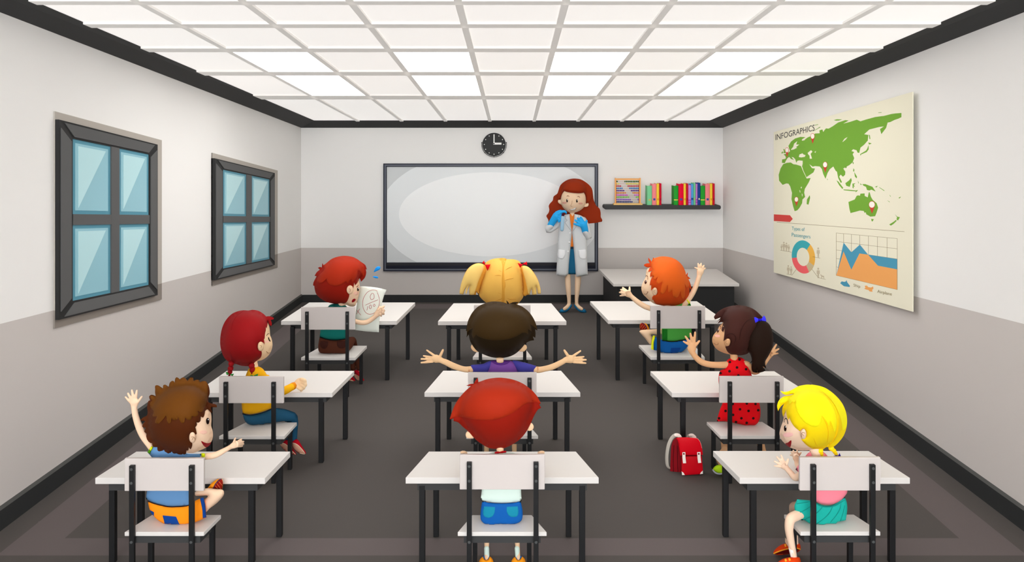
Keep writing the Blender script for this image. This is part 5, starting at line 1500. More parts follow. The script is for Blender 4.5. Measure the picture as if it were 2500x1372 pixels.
    s = kid(o, f, 'shirt', join(sh, f.tube([(620, 760, 46), (520, 748, 42)])), mat('shirt_green', (80, 172, 70)))
    kid(o, f, 'cuff', f.puff(cor((872, 606), (896, 598), (930, 648), (910, 668)), 8, 8), mat('cuff_yellow', (236, 240, 30)), 'yellow sleeve cuff', s)
    kid(o, f, 'cuff', f.puff(cor((908, 664), (920, 646), (938, 676), (926, 690)), 7, 7), mat('cuff_green2', (20, 120, 30)), 'dark green sleeve edge', s)
    kid(o, f, 'side_panel', f.decal([(588, 970, 1), (648, 970, 1), (648, 1112, 1), (584, 1106, 1)], fq, .8, .3), mat('panel_green', (22, 116, 28)), 'dark green side panel', s)
    st, fz = f.puff([(482, 1050, 1), (585, 1100), (700, 1120), (830, 1104), (930, 1072, 1), (930, 1120), (888, 1190), (820, 1250), (720, 1278), (620, 1270), (540, 1238), (478, 1224, 1)], 10, 28)
    q = kid(o, f, 'shorts', join(st, f.tube([(760, 1170, 50, .03), (850, 1150, 46, .12), (880, 1140, 30, .18)])), mat('shorts_royal', (12, 92, 166)))
    kid(o, f, 'cuff', f.decal([(472, 1046, 1), (500, 1050, 1), (482, 1130), (480, 1226, 1), (448, 1212, 1), (455, 1120)], fz, 1.5, 1.5), mat('cuff_yellow', (0, 0, 0)), 'yellow leg cuff', q)
    kid(o, f, 'pocket', f.decal([(694, 1198, 1), (812, 1196, 1), (785, 1240), (680, 1266, 1)], fz, .8, .4), mat('pocket_blue', (8, 66, 140)), None, q)
    kid(o, f, 'belt', f.stroke([(585, 1110), (700, 1123), (830, 1107), (930, 1074)], 10, fz, .5), mat('belt_black', (0, 0, 0)))
    f2 = Fig(7.9, 1500, 610, CROPK)
    up, fu = f2.puff([(311, 915), (335, 892), (365, 896), (395, 906), (426, 962), (420, 978), (322, 982)], 7, 7)
    s = kid(o, f, 'shoe', (up, fu), mat('shoe_orange', (0, 0, 0)))
    so, fso = f2.decal([(313, 915), (335, 895), (362, 905), (388, 938), (396, 968), (322, 980)], fu, 1, .5)
    sl = kid(o, f, 'sole', (so, fso), mat('sole_dark_red', (0, 0, 0)), 'dark red ribbed sole', s)
    kid(o, f, 'welt', f2.stroke([(338, 894), (365, 906), (390, 938), (398, 966)], 8, fu, 1.4), mat('welt_navy', (0, 0, 0)), 'navy rim', s)
    kid(o, f, 'sole_rib', join(*[f2.stroke(l, 4, fso, .4) for l in ([(345, 915), (320, 950)], [(368, 925), (335, 972)], [(385, 945), (362, 972)])]), mat('rib_tan', (0, 0, 0)), None, sl)


# ------------------------------------------------------------------ 8: ponytail and polka dots
def make_polka_dot_person():
    f = Fig(5.86, 1650, 730, CROPK)
    skin = mat('skin_h', (224, 172, 126), 0.7)
    skull, fs = f.puff([(578, 280), (532, 330), (502, 390), (466, 430), (447, 470), (445, 522), (465, 572), (510, 622), (580, 657), (640, 674), (720, 676), (820, 668), (890, 600), (930, 450), (1000, 310), (960, 170), (860, 105), (760, 92), (650, 110), (590, 170), (565, 230)], 62, 58)
    ear, fe = f.puff(ell(632, 530, 34, 50, 15), 4, 1, base=fs, edge=6)
    g = [skull, ear, f.tube([(710, 660, 44), (712, 750, 46)]), f.tube([(730, 800, 70), (760, 1050, 90), (780, 1300, 90)], flat=.5),
         f.tube([(660, 800, 42), (590, 806, 41), (500, 806, 38), (400, 798, 37), (310, 768, 37), (240, 708, 35), (200, 650, 33)]),
         f.tube([(800, 790, 40), (880, 800, 36), (930, 880, 36, .03), (1000, 880, 34, .04), (1070, 800, 28, .04), (1125, 720, 29, .04)])]
    g += hand(f, [(200, 650, 38), (195, 610, 54), (200, 565, 46)], [(155, 555, 94, 518, 14), (170, 535, 118, 458, 16), (198, 520, 178, 424, 17), (226, 520, 236, 408, 16), (230, 580, 286, 514, 17)])
    g += hand(f, [(1128, 712, 32, .04), (1160, 670, 36, .04)], [(1178, 640, 1228, 556, 15, .04), (1188, 652, 1258, 608, 14, .04), (1188, 672, 1248, 664, 13, .04), (1170, 690, 1200, 672, 12, .04), (1150, 640, 1166, 590, 12, .05)])
    fm = f.crop(1600, 900)
    g += [fm.tube([(970, 590, 50, .06), (880, 700, 50, .16), (830, 780, 48, .17), (845, 950, 40, .13), (832, 1130, 32, -.02), (822, 1200, 34, -.09)]),
          fm.tube([(1150, 600, 50, .06), (1230, 700, 50, .16), (1262, 800, 50, .2), (1292, 940, 46, .18), (1322, 1050, 40, .15), (1345, 1230, 32, .12)])]
    o = person(g, f, .0044, skin, (P(1800, 1000, 5.86).x, 5.86, 0), 'person with dark ponytail and red polka dot dress, hands raised')
    HB, HK = mat('hair_dark_brown', (66, 33, 27)), mat('hair_ponytail', (34, 18, 8))
    hair, fh = f.puff([(760, 75), (870, 90), (960, 130), (1040, 200), (1066, 240), (1045, 300), (960, 400), (920, 560), (890, 655), (820, 685), (750, 690), (680, 680), (630, 642), (604, 582, 1), (650, 570), (667, 525), (655, 488), (625, 480), (583, 516, 1), (592, 440), (600, 355, 1), (576, 402, 1), (558, 380), (582, 285, 1), (545, 284), (508, 304, 1), (545, 244, 1), (490, 291, 1), (550, 224, 1), (478, 251, 1), (464, 220, 1), (490, 180), (560, 125), (650, 90)], 10, 14, base=fs, edge=3.4)
    h = kid(o, f, 'hair', (hair, fh), HB)
    for st in ([(1030, 235), (940, 240), (860, 280), (800, 380), (775, 500)], [(600, 480), (640, 430), (700, 430), (735, 480), (715, 545)], [(520, 255), (580, 250), (640, 270)]):
        kid(o, f, 'hair_strand', f.stroke([(st[0][0], st[0][1], .3)] + [(a, b, 1) for a, b in st[1:-1]] + [(st[-1][0], st[-1][1], .3)], 9, fh, .4), mat('hair_strand_dark', (48, 22, 18)), None, h)
    pt, fpt = f.puff([(1030, 268), (1100, 275), (1150, 320), (1180, 400), (1193, 500), (1180, 600), (1135, 690), (1092, 770), (1106, 846, 1), (1062, 822, 1), (1096, 876, 1), (1060, 892), (1000, 902, 1), (986, 850, 1), (996, 902, 1), (942, 890), (926, 850), (930, 772, 1), (888, 796, 1), (925, 758), (912, 680), (870, 620), (855, 540), (855, 460), (880, 380), (930, 310), (980, 278)], 26, 20, dz=-.03)
    p = kid(o, f, 'ponytail', (pt, fpt), HK)
    BB, BD = mat('bow_blue', (60, 56, 248)), mat('bow_knot', (24, 10, 180))
    kid(o, f, 'bow', f.puff(cor((938, 225), (975, 222), (1018, 246), (1014, 270), (955, 302)), 4, 4, dz=-.11), BB, 'blue bow', p)
    kid(o, f, 'bow', f.puff(cor((1044, 246), (1078, 200), (1098, 230), (1106, 276), (1048, 266)), 4, 4, dz=-.11), BB, 'blue bow', p)
    kid(o, f, 'bow_knot', f.puff(ell(1030, 256, 22, 17), 5, 5, dz=-.115), BD, None, p)
    e = kid(o, f, 'eye', f.decal(ell(515, 388, 11, 23, 15), fs, 1.4, 1), mat('eye_brown', (0, 0, 0)))
    kid(o, f, 'glint', f.decal(ell(520, 376, 4, 7), fs, 3), WHITE, None, e)
    kid(o, f, 'eyebrow', f.stroke([(540, 328), (552, 344), (548, 366)], 7, fs), mat('brow_brown', (0, 0, 0)))
    kid(o, f, 'cheek', f.decal(ell(508, 450, 33, 17, 8), fs, 1), mat('cheek_pink', (248, 186, 168)))
    kid(o, f, 'mouth', f.stroke([(470, 540), (492, 558), (515, 554), (518, 540)], 5, fs), mat('lip_brown', (0, 0, 0)))
    kid(o, f, 'ear_line', f.stroke([(645, 505), (622, 512), (612, 535), (628, 550)], 4, fe), LINE)
    dr, fd = f.puff([(618, 768), (650, 730), (750, 709), (820, 725), (860, 775), (900, 850), (935, 950), (1000, 1100), (1022, 1276), (1034, 1351), (1030, 1451), (1000, 1516), (950, 1549), (880, 1551), (800, 1534), (710, 1514), (610, 1496), (500, 1496, 1), (515, 1431), (540, 1351), (575, 1250), (560, 1150), (527, 1050), (522, 950), (546, 872), (600, 850)], 22, 26)
    d = kid(o, f, 'dress', (dr, fd), mat('dress_red', (232, 6, 22)))
    dots = [(778, 740), (660, 770), (748, 837), (858, 858), (656, 882), (545, 905), (765, 935)] + [(x - 250.2, y + 851.2) for x, y in ((1035, 497), (858, 517), (1140, 517), (1258, 508), (950, 565), (778, 607), (1052, 607), (1197, 607), (985, 653), (1117, 663), (945, 432), (1118, 425), (1225, 430))]
    for x, y in dots:
        kid(o, f, 'polka_dot', f.decal(ell(x, y, 16, 16, n=10), fd, .8, cuts=4), mat('dot_black', (40, 10, 12)), None, d)
    f2 = Fig(5.75, 1600, 900, CROPK)
    sp, fsx = f2.puff([(700, 1235), (725, 1195), (770, 1175), (815, 1180), (850, 1210), (860, 1260), (820, 1292), (760, 1285), (715, 1262)], 12, 20)
    s = kid(o, f, 'shoe', (sp, fsx), mat('shoe_lime', (168, 208, 20)), 'lime green shoe')
    kid(o, f, 'sole', f2.tube([(704, 1240, 9, -.03), (730, 1270, 10, -.04), (775, 1286, 10, -.04), (840, 1280, 10, -.03)]), mat('sole_grey', (150, 152, 156)), 'grey sole', s)
    kid(o, f, 'shoe', f2.puff([(1300, 1250), (1340, 1215), (1390, 1225), (1420, 1270), (1400, 1300), (1320, 1300)], 12, 20, dz=.1), mat('shoe_lime', (0, 0, 0)))


# ------------------------------------------------------------------ 9: yellow hair, pink top, teal skirt
def make_pink_top_person():
    f = Fig(4.395, 1860, 920, CROPK)
    fo = f.crop(1860, 1098)
    skin = mat('skin_i', (242, 208, 180), 0.7)
    skull, fs = f.puff([(278, 380), (262, 450), (264, 520), (236, 600), (218, 660), (215, 712), (236, 766), (276, 812), (330, 857), (400, 886), (470, 901), (560, 900), (640, 888), (780, 850), (900, 780), (980, 650), (1010, 520), (980, 400), (900, 280), (780, 190), (620, 150), (450, 170), (330, 260)], 78, 72)
    ear, fe = f.puff(ell(508, 700, 36, 63), 5, 1, base=fs, edge=7)
    lg = fo.tube([(500, 770, 56, .02), (420, 805, 58, -.01), (350, 850, 58, -.035), (332, 960, 52, -.042), (350, 1090, 46, -.042), (372, 1200, 40, -.042), (392, 1310, 36, -.042)])
    lg2 = fo.tube([(470, 700, 56, .08), (400, 690, 52, .17), (382, 730, 48, .2), (400, 900, 40, .2), (412, 1010, 30, .22), (420, 1150, 26, .235)])
    g = [skull, ear, lg, lg2, f.tube([(640, 870, 60), (660, 960, 64)]), f.tube([(680, 1010, 120, .04), (740, 1250, 160, .045), (800, 1450, 170, .045)], flat=.4),
         f.tube([(560, 1080, 44), (500, 1160, 42, .02), (450, 1215, 40, .04), (405, 1232, 40, .06), (350, 1172, 35, .09), (300, 1115, 32, .12)]),
         f.tube([(560, 1040, 42, .12), (500, 1100, 40, .2), (440, 1080, 34, .27), (425, 1030, 28, .3)])]
    g += hand(f, [(298, 1112, 36, .12), (268, 1080, 54, .13)], [(235, 1100, 156, 1088, 13, .0), (235, 1075, 154, 1032, 15, .0), (250, 1050, 184, 980, 16, .0), (270, 1040, 236, 960, 15, .0), (300, 1070, 322, 1006, 16, .0)], dz=.0)
    g += hand(f, [(425, 1025, 32, .3), (415, 985, 42, .3)], [(392, 965, 348, 955, 12, .3), (395, 950, 358, 918, 12, .3), (405, 945, 384, 898, 12, .3), (425, 945, 432, 898, 12, .3), (445, 965, 478, 925, 13, .3)])
    g = [x for x in g]
    o = person(g, f, .0036, skin, (P(2010, 1280, 4.4).x, 4.4, 0), 'person with bright yellow hair and pink top smiling, hands over desk')
    HM, HL, HD = mat('hair_yellow', (254, 220, 10)), mat('hair_lemon', (255, 243, 16)), mat('hair_gold', (250, 200, 6))
    hair, fh = f.puff([(580, 100), (700, 112), (800, 150), (900, 225), (980, 320), (1025, 420), (1042, 520), (1035, 620), (1000, 720), (940, 800), (890, 845), (840, 868), (790, 858), (750, 886), (680, 892), (620, 880), (540, 830), (480, 762, 1), (530, 750), (545, 700), (530, 645), (495, 632), (465, 665, 1), (400, 612), (355, 545), (336, 492, 1), (322, 532, 1), (302, 470), (296, 400, 1), (280, 440), (260, 490, 1), (248, 430), (254, 370), (275, 325, 1), (230, 365), (198, 420, 1), (187, 350), (215, 280), (280, 236), (350, 225), (395, 205, 1), (300, 222), (255, 205), (226, 170, 1), (280, 184), (340, 170), (430, 126), (500, 106)], 13, 17, base=fs, edge=3.4, cuts=26)
    h = kid(o, f, 'hair', (hair, fh), HM)
    kid(o, f, 'hair_highlight', cap(f, [(430, 126), (500, 105), (580, 98), (660, 122), (720, 165), (775, 225), (825, 300), (880, 400), (905, 500), (908, 600), (885, 670), (865, 610), (835, 540), (820, 600), (790, 540), (730, 465, 1), (728, 530), (710, 585), (660, 610), (590, 595), (510, 540), (445, 450), (412, 360), (415, 285, 1), (395, 320), (380, 300), (340, 330), (330, 290), (280, 320), (230, 320), (250, 275), (300, 245), (400, 212), (345, 195)], fh, 2), HL, 'painted lemon yellow highlight on top', h)  # lemon tone is light painted onto the hair
    kid(o, f, 'hair_highlight', cap(f, [(600, 99), (700, 112), (798, 150), (895, 229), (975, 323), (1020, 422), (1037, 520), (1030, 610), (990, 650), (972, 560), (948, 470), (905, 370), (840, 275), (760, 195), (680, 140)], fh, 1.5), HL, 'painted lemon yellow highlight along the outside', h)  # outer band of the same painted highlight
    kid(o, f, 'hair_parting', f.stroke([(500, 118, .3), (640, 150, .8), (760, 220, 1), (850, 310, 1), (910, 420, 1.2), (932, 540, 1.5), (915, 680, 1.8), (860, 790, 1.6), (790, 850, .6)], 14, fh, .3), HD, 'golden parting', h)
    kid(o, f, 'hair_strand', f.stroke([(740, 490, .4), (790, 580, 1), (812, 680, 1), (800, 800, .5)], 10, fh, .3), HD, None, h)
    kid(o, f, 'hair_strand', f.stroke([(635, 750, .4), (660, 820, 1), (690, 850, .5)], 8, fh, .3), HD, None, h)
    kid(o, f, 'hair_under_shade', f.decal([(484, 765, 1), (520, 790), (580, 835), (650, 858), (740, 855), (760, 870), (690, 888), (620, 876), (540, 826)], fh, .6, 1), HD, 'golden painted shade under the edge', h)  # gold tone paints the shade along the lower hair
    BH = mat('braid_yellow', (255, 216, 14))
    rb = lambda x, y, r, dz=0: ball(P(*f.px((x, y)), f.d + dz), r / CROPK * f.m, 8, (1, .8, .8))
    b1 = kid(o, f, 'braid', join(rb(702, 900, 48, -.01), rb(712, 935, 40, -.01), rb(720, 968, 34, -.01), rb(718, 998, 30, -.005)), BH)
    b2 = kid(o, f, 'braid', join(rb(850, 876, 36), rb(878, 900, 30), rb(895, 925, 26), rb(908, 948, 22)), BH)
    NB = mat('bow_navy', (46, 0, 164))
    kid(o, f, 'bow', f.puff(cor((874, 968), (920, 958), (934, 965), (926, 988), (890, 986)), 5, 5, dz=-.01), NB, 'navy bow', b2)
    kid(o, f, 'bow', f.puff(cor((930, 966), (950, 930), (967, 972), (945, 978)), 5, 5, dz=-.01), NB, 'navy bow', b2)
    e = kid(o, f, 'eye', f.decal(ell(285, 630, 15, 36), fs, 1.5, 1), DARK)
    kid(o, f, 'glint', f.decal(ell(292, 612, 5, 9), fs, 3.2), WHITE, None, e)
    kid(o, f, 'eyebrow', f.stroke([(274, 556), (280, 520), (296, 508), (312, 530), (318, 572)], 10, fs), mat('brow_black', (30, 14, 10)))
    kid(o, f, 'cheek', f.decal(ell(320, 708, 62, 28, -4), fs, 1), mat('cheek_rose', (246, 190, 182)))
    kid(o, f, 'mouth', f.decal([(286, 815), (320, 803), (357, 776), (359, 820), (345, 860), (314, 846)], fs, 1.4), MOUTH)
    kid(o, f, 'ear_line', join(f.stroke([(484, 735), (484, 700), (500, 678), (526, 688)], 6, fe), f.stroke([(492, 698), (510, 718)], 5, fe)), LINE)
    sh, fq = f.puff([(516, 990), (575, 925), (680, 902), (760, 924), (820, 990), (900, 1100), (1000, 1250), (1046, 1401), (1012, 1461), (950, 1521), (870, 1556), (790, 1563), (720, 1551), (648, 1515), (600, 1401), (560, 1300), (475, 1195), (412, 1132, 1), (456, 1062, 1), (480, 1030)], 10, 36)
    s = kid(o, f, 'shirt', (sh, fq), mat('top_pink', (255, 140, 156)))
    CP = mat('collar_rose', (224, 96, 116))
    kid(o, f, 'collar', f.stroke([(640, 985, .6), (642, 950, 1), (655, 915, .6)], 16, fq, .4), CP, None, s)
    sk, fk = fo.puff([(432, 606, 1), (520, 612), (600, 622), (660, 645), (760, 680), (860, 676), (960, 620), (1015, 580, 1), (1040, 650), (1044, 740), (1026, 862, 1), (930, 880, 1), (892, 916, 1), (810, 910, 1), (744, 952, 1), (660, 915), (590, 905, 1), (516, 856, 1), (488, 866, 1), (420, 780), (398, 690)], 9, 44)
    k = kid(o, f, 'skirt', (sk, fk), mat('skirt_teal', (24, 170, 156)))
    PL = mat('pleat_teal', (16, 138, 126))
    for st in ([(425, 780), (520, 740), (600, 690)], [(520, 855), (620, 805), (690, 755), (750, 690)], [(660, 912), (760, 840), (830, 765), (870, 680)], [(840, 885), (910, 800), (955, 720), (965, 655)], [(432, 660), (510, 648), (600, 632)], [(960, 870), (990, 780), (1012, 680)], [(655, 655), (720, 688), (800, 700), (900, 680), (1020, 610)]):
        kid(o, f, 'pleat', fo.stroke([(a, b, 1) for a, b in st[:-1]] + [(st[-1][0], st[-1][1], .5)], 10, fk, .2), PL, None, k)
    f2 = Fig(4.355, 1860, 1098, CROPK); f3 = Fig(4.64, 1860, 1098, CROPK)
    kid(o, f, 'sock', f2.tube([(370, 1205, 43), (390, 1305, 38)]), mat('sock_white', (255, 246, 240)))
    OS, YS, DS_ = mat('shoe_vermilion', (220, 62, 6)), mat('shoe_trim_yellow', (255, 172, 44)), mat('sole_maroon', (96, 4, 6))
    up, fu = f3.puff([(138, 1265), (170, 1210), (240, 1160), (330, 1138), (420, 1136), (465, 1152), (473, 1220), (435, 1255), (330, 1278), (220, 1287), (160, 1281)], 16, 16)
    s = kid(o, f, 'shoe', (up, fu), OS)
    kid(o, f, 'sole', f3.decal([(152, 1270), (240, 1238), (330, 1214), (410, 1205), (466, 1218), (436, 1252), (330, 1276), (215, 1284)], fu, .8, 1), DS_, 'maroon ribbed sole', s)
    kid(o, f, 'trim', f3.stroke([(146, 1268), (220, 1238), (310, 1211), (400, 1198), (468, 1215)], 13, fu, 1.5), YS, 'yellow trim', s)
    kid(o, f, 'strap', f3.decal(cor((272, 1154), (294, 1148), (302, 1182), (284, 1190)), fu, 1.5, 1), YS, 'yellow strap', s)
    up, fu = f2.puff([(150, 1420), (200, 1370), (260, 1332), (360, 1311), (455, 1314), (475, 1360), (470, 1420), (420, 1450), (250, 1460), (170, 1450)], 18, 18)
    s = kid(o, f, 'shoe', (up, fu), OS)
    kid(o, f, 'strap', f2.decal(cor((274, 1336), (298, 1328), (306, 1362), (286, 1372)), fu, 1.5, 1), YS, 'yellow strap', s)
    kid(o, f, 'strap', f2.decal(cor((318, 1324), (346, 1318), (356, 1352), (334, 1360)), fu, 1.5, 1), YS, 'yellow strap', s)


# ------------------------------------------------------------------ the teacher
def make_teacher():
    K = 1372 / 190.0
    f = Fig(11.40, 1310, 420, K); fq = f.crop(1310, 590, K)
    skin = mat('skin_t', (240, 206, 172), 0.7)
    skull, fs = f.puff([(600, 140), (700, 140), (800, 180), (870, 280), (878, 400), (873, 520), (850, 600), (780, 670), (690, 712), (600, 720), (520, 680), (460, 620), (430, 555), (418, 490), (422, 390), (460, 240), (520, 170)], 32, 30)
    el, _ = f.puff([(412, 468), (382, 488), (374, 525), (395, 555), (440, 572), (450, 500)], 3, 3)
    er, _ = f.puff([(862, 575), (905, 540), (919, 562), (912, 600), (880, 616), (835, 612)], 3, 3)
    ns, _ = f.puff([(620, 520), (632, 560), (630, 600), (612, 612), (598, 600), (612, 560)], 2, 1, base=fs, edge=0)
    l1 = [fq.tube([(556, 480, 48, .05), (550, 650, 52, .03), (560, 850, 46), (572, 1010, 34), (572, 1100, 32)]), fq.tube([(575, 1105, 32), (540, 1150, 34, -.04), (490, 1185, 30, -.09)])]
    l2 = [fq.tube([(722, 480, 48, .05), (730, 650, 54, .03), (718, 850, 46), (706, 1010, 34), (706, 1100, 32)]), fq.tube([(703, 1105, 32), (740, 1150, 34, -.04), (795, 1185, 30, -.09)])]
    g = [skull, el, er, ns, f.tube([(628, 690, 36), (628, 780, 38)]), f.tube([(630, 860, 60, .02), (630, 1100, 50, .02), (635, 1400, 50, .02), (640, 1650, 60, .02)], flat=.5),
         f.tube([(470, 840, 46), (350, 960, 44, -.02), (215, 1010, 42, -.06), (250, 930, 40, -.1)]),
         f.tube([(800, 850, 46), (900, 1060, 44, -.03), (910, 1140, 42, -.06), (860, 1050, 38, -.13)])] + l1 + l2
    o = person(g, f, .008, skin, (P(1398, 760, 11.4).x, 11.4, 0), 'person with long wavy auburn hair, lab coat and blue gloves standing by the whiteboard')
    HA, HF = mat('hair_auburn_deep', (122, 28, 4)), mat('hair_auburn', (142, 42, 6))
    hb, fhb = f.puff([(680, 115), (780, 130), (870, 180), (940, 240), (980, 300), (995, 400), (1005, 480), (1050, 590), (1110, 645), (1130, 720), (1132, 790), (1160, 850), (1150, 878), (1130, 880), (1100, 885), (1040, 898), (980, 903), (915, 910, 1), (870, 840), (800, 780), (720, 752), (640, 745), (540, 745), (480, 760), (430, 800), (350, 850), (270, 880), (210, 885, 1), (205, 840), (172, 775), (210, 720), (225, 660), (213, 600), (240, 550), (285, 500), (300, 430), (365, 380), (390, 310), (430, 220), (520, 150), (600, 121)], 4, 22, dz=.07)
    h = kid(o, f, 'hair', (hb, fhb), HF)
    cap, fcp = f.puff([(390, 310), (430, 220), (520, 150), (600, 122), (680, 116), (780, 131), (870, 181), (940, 241), (978, 302), (990, 400), (960, 480), (905, 540), (876, 530, 1), (872, 440), (840, 350, 1), (760, 360), (660, 356), (560, 342), (485, 318, 1), (445, 385), (420, 470), (385, 490), (365, 440)], 4, 3, base=fs, edge=2.8)
    kid(o, f, 'fringe', (cap, fcp), HF, None, h)
    kid(o, f, 'hair_edge', join(f.stroke([(480, 322), (560, 345), (660, 359), (760, 363), (838, 352)], 22, fcp, .2), f.stroke([(480, 322), (440, 390), (412, 480)], 20, fcp, .2), f.stroke([(845, 355), (875, 440), (882, 520)], 20, fcp, .2)), HA, 'darker fringe edge', h)
    for (x, y) in ((537, 503), (712, 509)):
        e = kid(o, f, 'eye', f.decal(ell(x, y, 13, 31), fs, 1, .5), DARK)
        kid(o, f, 'glint', f.decal(ell(x + 5, y - 14, 5, 8), fs, 1.8), WHITE, None, e)
    for st in ([(535, 426), (553, 415), (573, 428)], [(724, 436), (742, 428), (761, 446)]):
        kid(o, f, 'eyebrow', f.stroke(st, 8, fs), mat('brow_brown', (0, 0, 0)))
    for x, y in ((490, 543), (777, 555)):
        kid(o, f, 'cheek', f.decal(ell(x, y, 38, 17), fs, .7), mat('cheek_teacher', (228, 166, 146)))
    kid(o, f, 'nose_line', f.stroke([(627, 505), (622, 550), (602, 600), (626, 610)], 5, fs, 1.0), mat('nose_line_brown', (186, 130, 92)))
    m_ = kid(o, f, 'mouth', f.decal([(584, 654), (640, 650), (692, 628), (685, 655), (650, 668), (600, 666)], fs, 1.0), mat('teeth_white', (255, 255, 252)), 'white smile')
    kid(o, f, 'lip', f.stroke([(584, 656), (600, 668), (650, 670), (686, 656), (694, 628)], 6, fs, 1.2), mat('lip_brown', (0, 0, 0)), None, m_)
    top, ft = f.puff([(575, 745), (672, 745), (690, 1000), (680, 1310), (580, 1330), (560, 1000)], 6, 8, pw=.6)
    kid(o, f, 'blouse', (top, ft), mat('blouse_orange', (240, 130, 44)))
    sk, fks = fq.puff([(560, 82, 1), (690, 82, 1), (720, 300), (740, 575, 1), (520, 575, 1), (540, 300)], 6, 8, pw=.5)
    s = kid(o, f, 'skirt', (sk, fks), mat('skirt_petrol', (26, 98, 134)))
    kid(o, f, 'waistband', fq.decal(cor((562, 80), (688, 80), (692, 128), (558, 128)), fks, 1, .5), mat('waistband_dark', (32, 52, 68)), None, s)
    CO, CL = mat('coat_grey_white', (214, 216, 217)), mat('coat_pocket', (240, 241, 243))
    left, fl = f.puff([(580, 738, 1), (490, 762), (430, 800), (402, 880), (392, 1000), (372, 1250), (363, 1500), (347, 1812, 1), (420, 1836), (500, 1848, 1), (560, 1800, 1), (572, 1600), (600, 1310), (621, 1090), (620, 1030), (600, 900)], 9, 8, edge=9, pw=.6)
    right, fr = f.puff([(668, 740, 1), (760, 758), (830, 796), (878, 860), (890, 1000), (886, 1250), (892, 1500), (904, 1815, 1), (800, 1836), (702, 1848, 1), (690, 1800, 1), (668, 1500), (650, 1310), (628, 1090), (628, 1030), (650, 900)], 9, 8, edge=9, pw=.6)
    sl = f.tube([(450, 830, 60), (360, 930, 58, -.02), (230, 1015, 60, -.06), (205, 1000, 60, -.07), (248, 950, 54, -.1)])
    sr = f.tube([(820, 850, 62), (885, 1000, 60, -.02), (912, 1140, 58, -.06), (895, 1120, 56, -.08), (855, 1050, 52, -.13)])
    c = kid(o, f, 'lab_coat', join(left, right, sl, sr), CO)
    for pts, ff_, n in (([(382, 132, 1), (508, 152, 1), (505, 230), (470, 300), (430, 304), (385, 280), (368, 225)], fl, 0), ([(742, 150, 1), (872, 138, 1), (880, 225), (865, 290), (820, 312), (775, 290), (748, 225)], fr, 0)):
        kid(o, f, 'pocket', fq.decal(pts, ff_, 1.2, .8), CL, 'paler coat pocket', c)
    BT = mat('button_white', (255, 255, 255), 0.4)
    for x, y in ((592, 1076), (578, 1240), (558, 1404)):
        kid(o, f, 'button', f.decal(ell(x, y, 14, 14, n=10), fl, 1.5, 1, cuts=4), BT, None, c)
    LN = mat('seam_grey', (168, 172, 176))
    kid(o, f, 'lapel', f.stroke([(515, 770), (512, 820), (540, 850), (505, 890), (560, 970), (612, 1040)], 7, fl, .3), LN, None, c)
    kid(o, f, 'lapel', f.stroke([(735, 765), (740, 830), (710, 900), (690, 970), (640, 1040)], 7, fr, .3), LN, None, c)
    GL = mat('glove_blue', (40, 168, 236), 0.5)
    gl = [f.tube([(248, 935, 58, -.1), (300, 850, 64, -.12), (355, 775, 74, -.14)], flat=.8)]
    for a in ([(385, 740, 30), (440, 705, 28), (500, 695, 24), (522, 722, 18)], [(410, 760, 26), (448, 785, 26), (432, 815, 22)], [(405, 795, 26), (440, 820, 25), (415, 845, 22)], [(390, 830, 24), (415, 855, 24), (392, 872, 20)]):
        gl.append(f.tube([(x, y, r, -.17) for x, y, r in a], step=2))
    gl.append(f.tube([(350, 720, 30, -.11), (420, 690, 26, -.1), (470, 705, 20, -.1)], step=2))
    kid(o, f, 'glove', union(gl, .007), GL)
    gr = [f.tube([(858, 1048, 58, -.13), (845, 985, 62, -.15), (825, 930, 70, -.16)], flat=.75)]
    for a in ([(790, 950, 24), (720, 930, 22), (660, 914, 17)], [(785, 915, 25), (730, 880, 23), (682, 850, 18)], [(800, 895, 25), (765, 850, 24), (724, 814, 18)], [(825, 885, 25), (805, 840, 23), (778, 798, 18)], [(850, 945, 26), (868, 905, 24), (884, 858, 18)]):
        gr.append(f.tube([(x, y, r, -.17) for x, y, r in a], step=2))
    kid(o, f, 'glove', union(gr, .007), GL)
    SH = mat('pump_teal', (26, 106, 148))
    for a in ([(400, 1232), (425, 1192), (458, 1178, 1), (475, 1192), (522, 1194), (570, 1155), (613, 1094, 1), (624, 1128), (585, 1190), (522, 1240), (450, 1263), (410, 1252)], [(664, 1094, 1), (700, 1140), (745, 1182), (792, 1196), (824, 1178, 1), (858, 1194), (881, 1235), (862, 1262), (800, 1256), (730, 1216), (678, 1162), (656, 1122)]):
        kid(o, f, 'shoe', fq.puff(a, 8, 5, dz=-.05), SH, 'teal pump')
    # the tube she shakes
    tf = Fig(11.18, 1310, 420, K)
    gls = mat('tube_glass', (176, 216, 240), 0.2, spec=0.5, alpha=0.75)
    t = obj('test_tube', tf.tube([(462, 790, 31), (448, 1015, 31)]), gls, smooth=True, loc=tuple(P(1373, 540, 11.18)))
    tag(t, 'pale blue test tube held in the gloved hand of the teacher', 'test tube')
    obj('liquid', tf.tube([(455, 900, 26), (448, 1012, 26)]), mat('tube_liquid', (120, 196, 236), 0.3), t, smooth=True)
    obj('hand_shade', tf.tube([(470, 735, 18), (464, 770, 26)]), mat('hand_shade_maroon', (66, 10, 34)), t, smooth=True)  # dark piece painting the shadow inside the hand


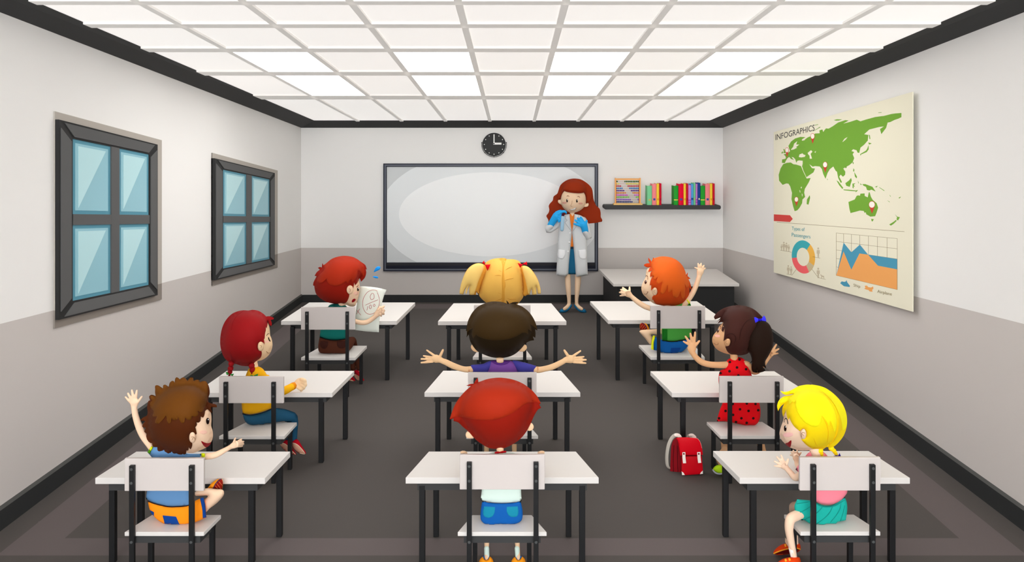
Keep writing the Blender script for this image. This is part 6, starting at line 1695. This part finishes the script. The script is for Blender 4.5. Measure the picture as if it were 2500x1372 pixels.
# ------------------------------------------------------------------ backpack
def make_backpack():
    K = 1601 / 140.0
    f = Fig(5.79, 1610, 1050, K)
    t = thing('backpack', (P(1672, 1160, 5.79).x, 5.79, 0), 'red school backpack with white straps standing on the floor', 'backpack')
    RD, RK, RM = mat('bag_red', (196, 0, 20), 0.5), mat('bag_gusset', (132, 2, 16), 0.6), mat('bag_flap_red', (214, 4, 26), 0.45)
    WS = mat('strap_white', (250, 238, 228), 0.7); GS = mat('strap_inner', (190, 182, 170), 0.8)
    gu, fg = f.puff([(296, 1245, 1), (312, 760), (335, 430), (385, 285), (470, 212), (640, 200), (900, 210), (1060, 245), (1130, 340), (1180, 700), (1200, 1235, 1)], 2, 4, edge=5, dz=.05, gx=-.0006)
    g = obj('gusset', gu, RK, t)
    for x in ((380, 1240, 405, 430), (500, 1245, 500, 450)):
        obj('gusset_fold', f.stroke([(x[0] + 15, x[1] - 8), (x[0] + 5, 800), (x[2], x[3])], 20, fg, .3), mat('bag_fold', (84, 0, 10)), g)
    fr, ff_ = f.puff([(622, 735, 1), (1185, 720, 1), (1205, 1000), (1214, 1222, 1), (910, 1245), (700, 1256), (632, 1250, 1), (618, 1160), (618, 900)], 3, 3, edge=6, dz=-.01)
    p = obj('front_pocket', fr, RD, t)
    for q in ([(618, 1152, 1), (668, 1190), (712, 1256, 1), (632, 1256, 1)], [(1212, 1130, 1), (1160, 1175), (1128, 1232, 1), (1214, 1220, 1)]):
        obj('corner_guard', f.decal(q, ff_, 1, .3)[0], WS, p, label='white corner guard')
    fl, ffl = f.puff([(470, 216, 1), (640, 202), (850, 206), (1030, 220), (1095, 262), (1148, 350), (1190, 500), (1212, 690, 1), (1100, 698), (900, 702), (580, 712, 1), (560, 560), (540, 420), (515, 300)], 4, 4, edge=5, dz=-.025)
    q = obj('flap', fl, RM, t)
    obj('flap_piping', f.stroke([(850, 209), (1030, 224), (1092, 266), (1144, 352), (1186, 500)], 10, ffl, .4), mat('piping_pink', (250, 160, 160)), q)
    for xs in ([(640, 620), (722, 616), (726, 760), (746, 924), (658, 928), (640, 760)], [(1052, 616), (1144, 612), (1150, 760), (1168, 914), (1080, 920), (1060, 760)]):
        b = obj('buckle_strap', f.puff(cor(*xs), .4, .4, edge=1, dz=-.06)[0], WS, t)
        cx = (xs[0][0] + xs[1][0]) / 2
        obj('stud', ball(P(*f.px((cx, 664)), 5.79 - .066), 26 / K * f.m, 6, (1, .4, 1)), mat('stud_maroon', (120, 14, 24)), b)
    b = obj('shoulder_strap', f.tube([(560, 215, 56, .07), (530, 150, 52, .08), (450, 140, 52, .09), (350, 215, 54, .1), (260, 400, 56, .1), (215, 620, 56, .1), (205, 840, 56, .1), (230, 1010, 56, .1), (310, 1090, 56, .1)], flat=.3), GS, t)
    obj('strap_pad', f.tube([(575, 208, 56, .06), (530, 148, 50, .07), (455, 138, 44, .075)], flat=.3), WS, b)
    b = obj('shoulder_strap', f.tube([(800, 200, 40, .09), (820, 150, 42, .09), (860, 150, 44, .08)], flat=.3), GS, t)
    obj('strap_pad', f.tube([(860, 146, 46, .07), (920, 150, 52, .07), (975, 205, 56, .065)], flat=.3), WS, b)


for fn, st in ((make_test_paper_person, 'BL'), (make_yellow_sweater_person, 'ML'), (make_curly_person, 'FL'), (make_pigtail_person, 'BC'), (make_arms_spread_person, 'MC'), (make_mint_shirt_person, 'FC'),
               (make_green_shirt_person, 'BR'), (make_polka_dot_person, 'MR'), (make_pink_top_person, 'FR'), (make_teacher, None), (make_backpack, None)):
    SEAT[0] = SEATS[st] if st else None
    fn()
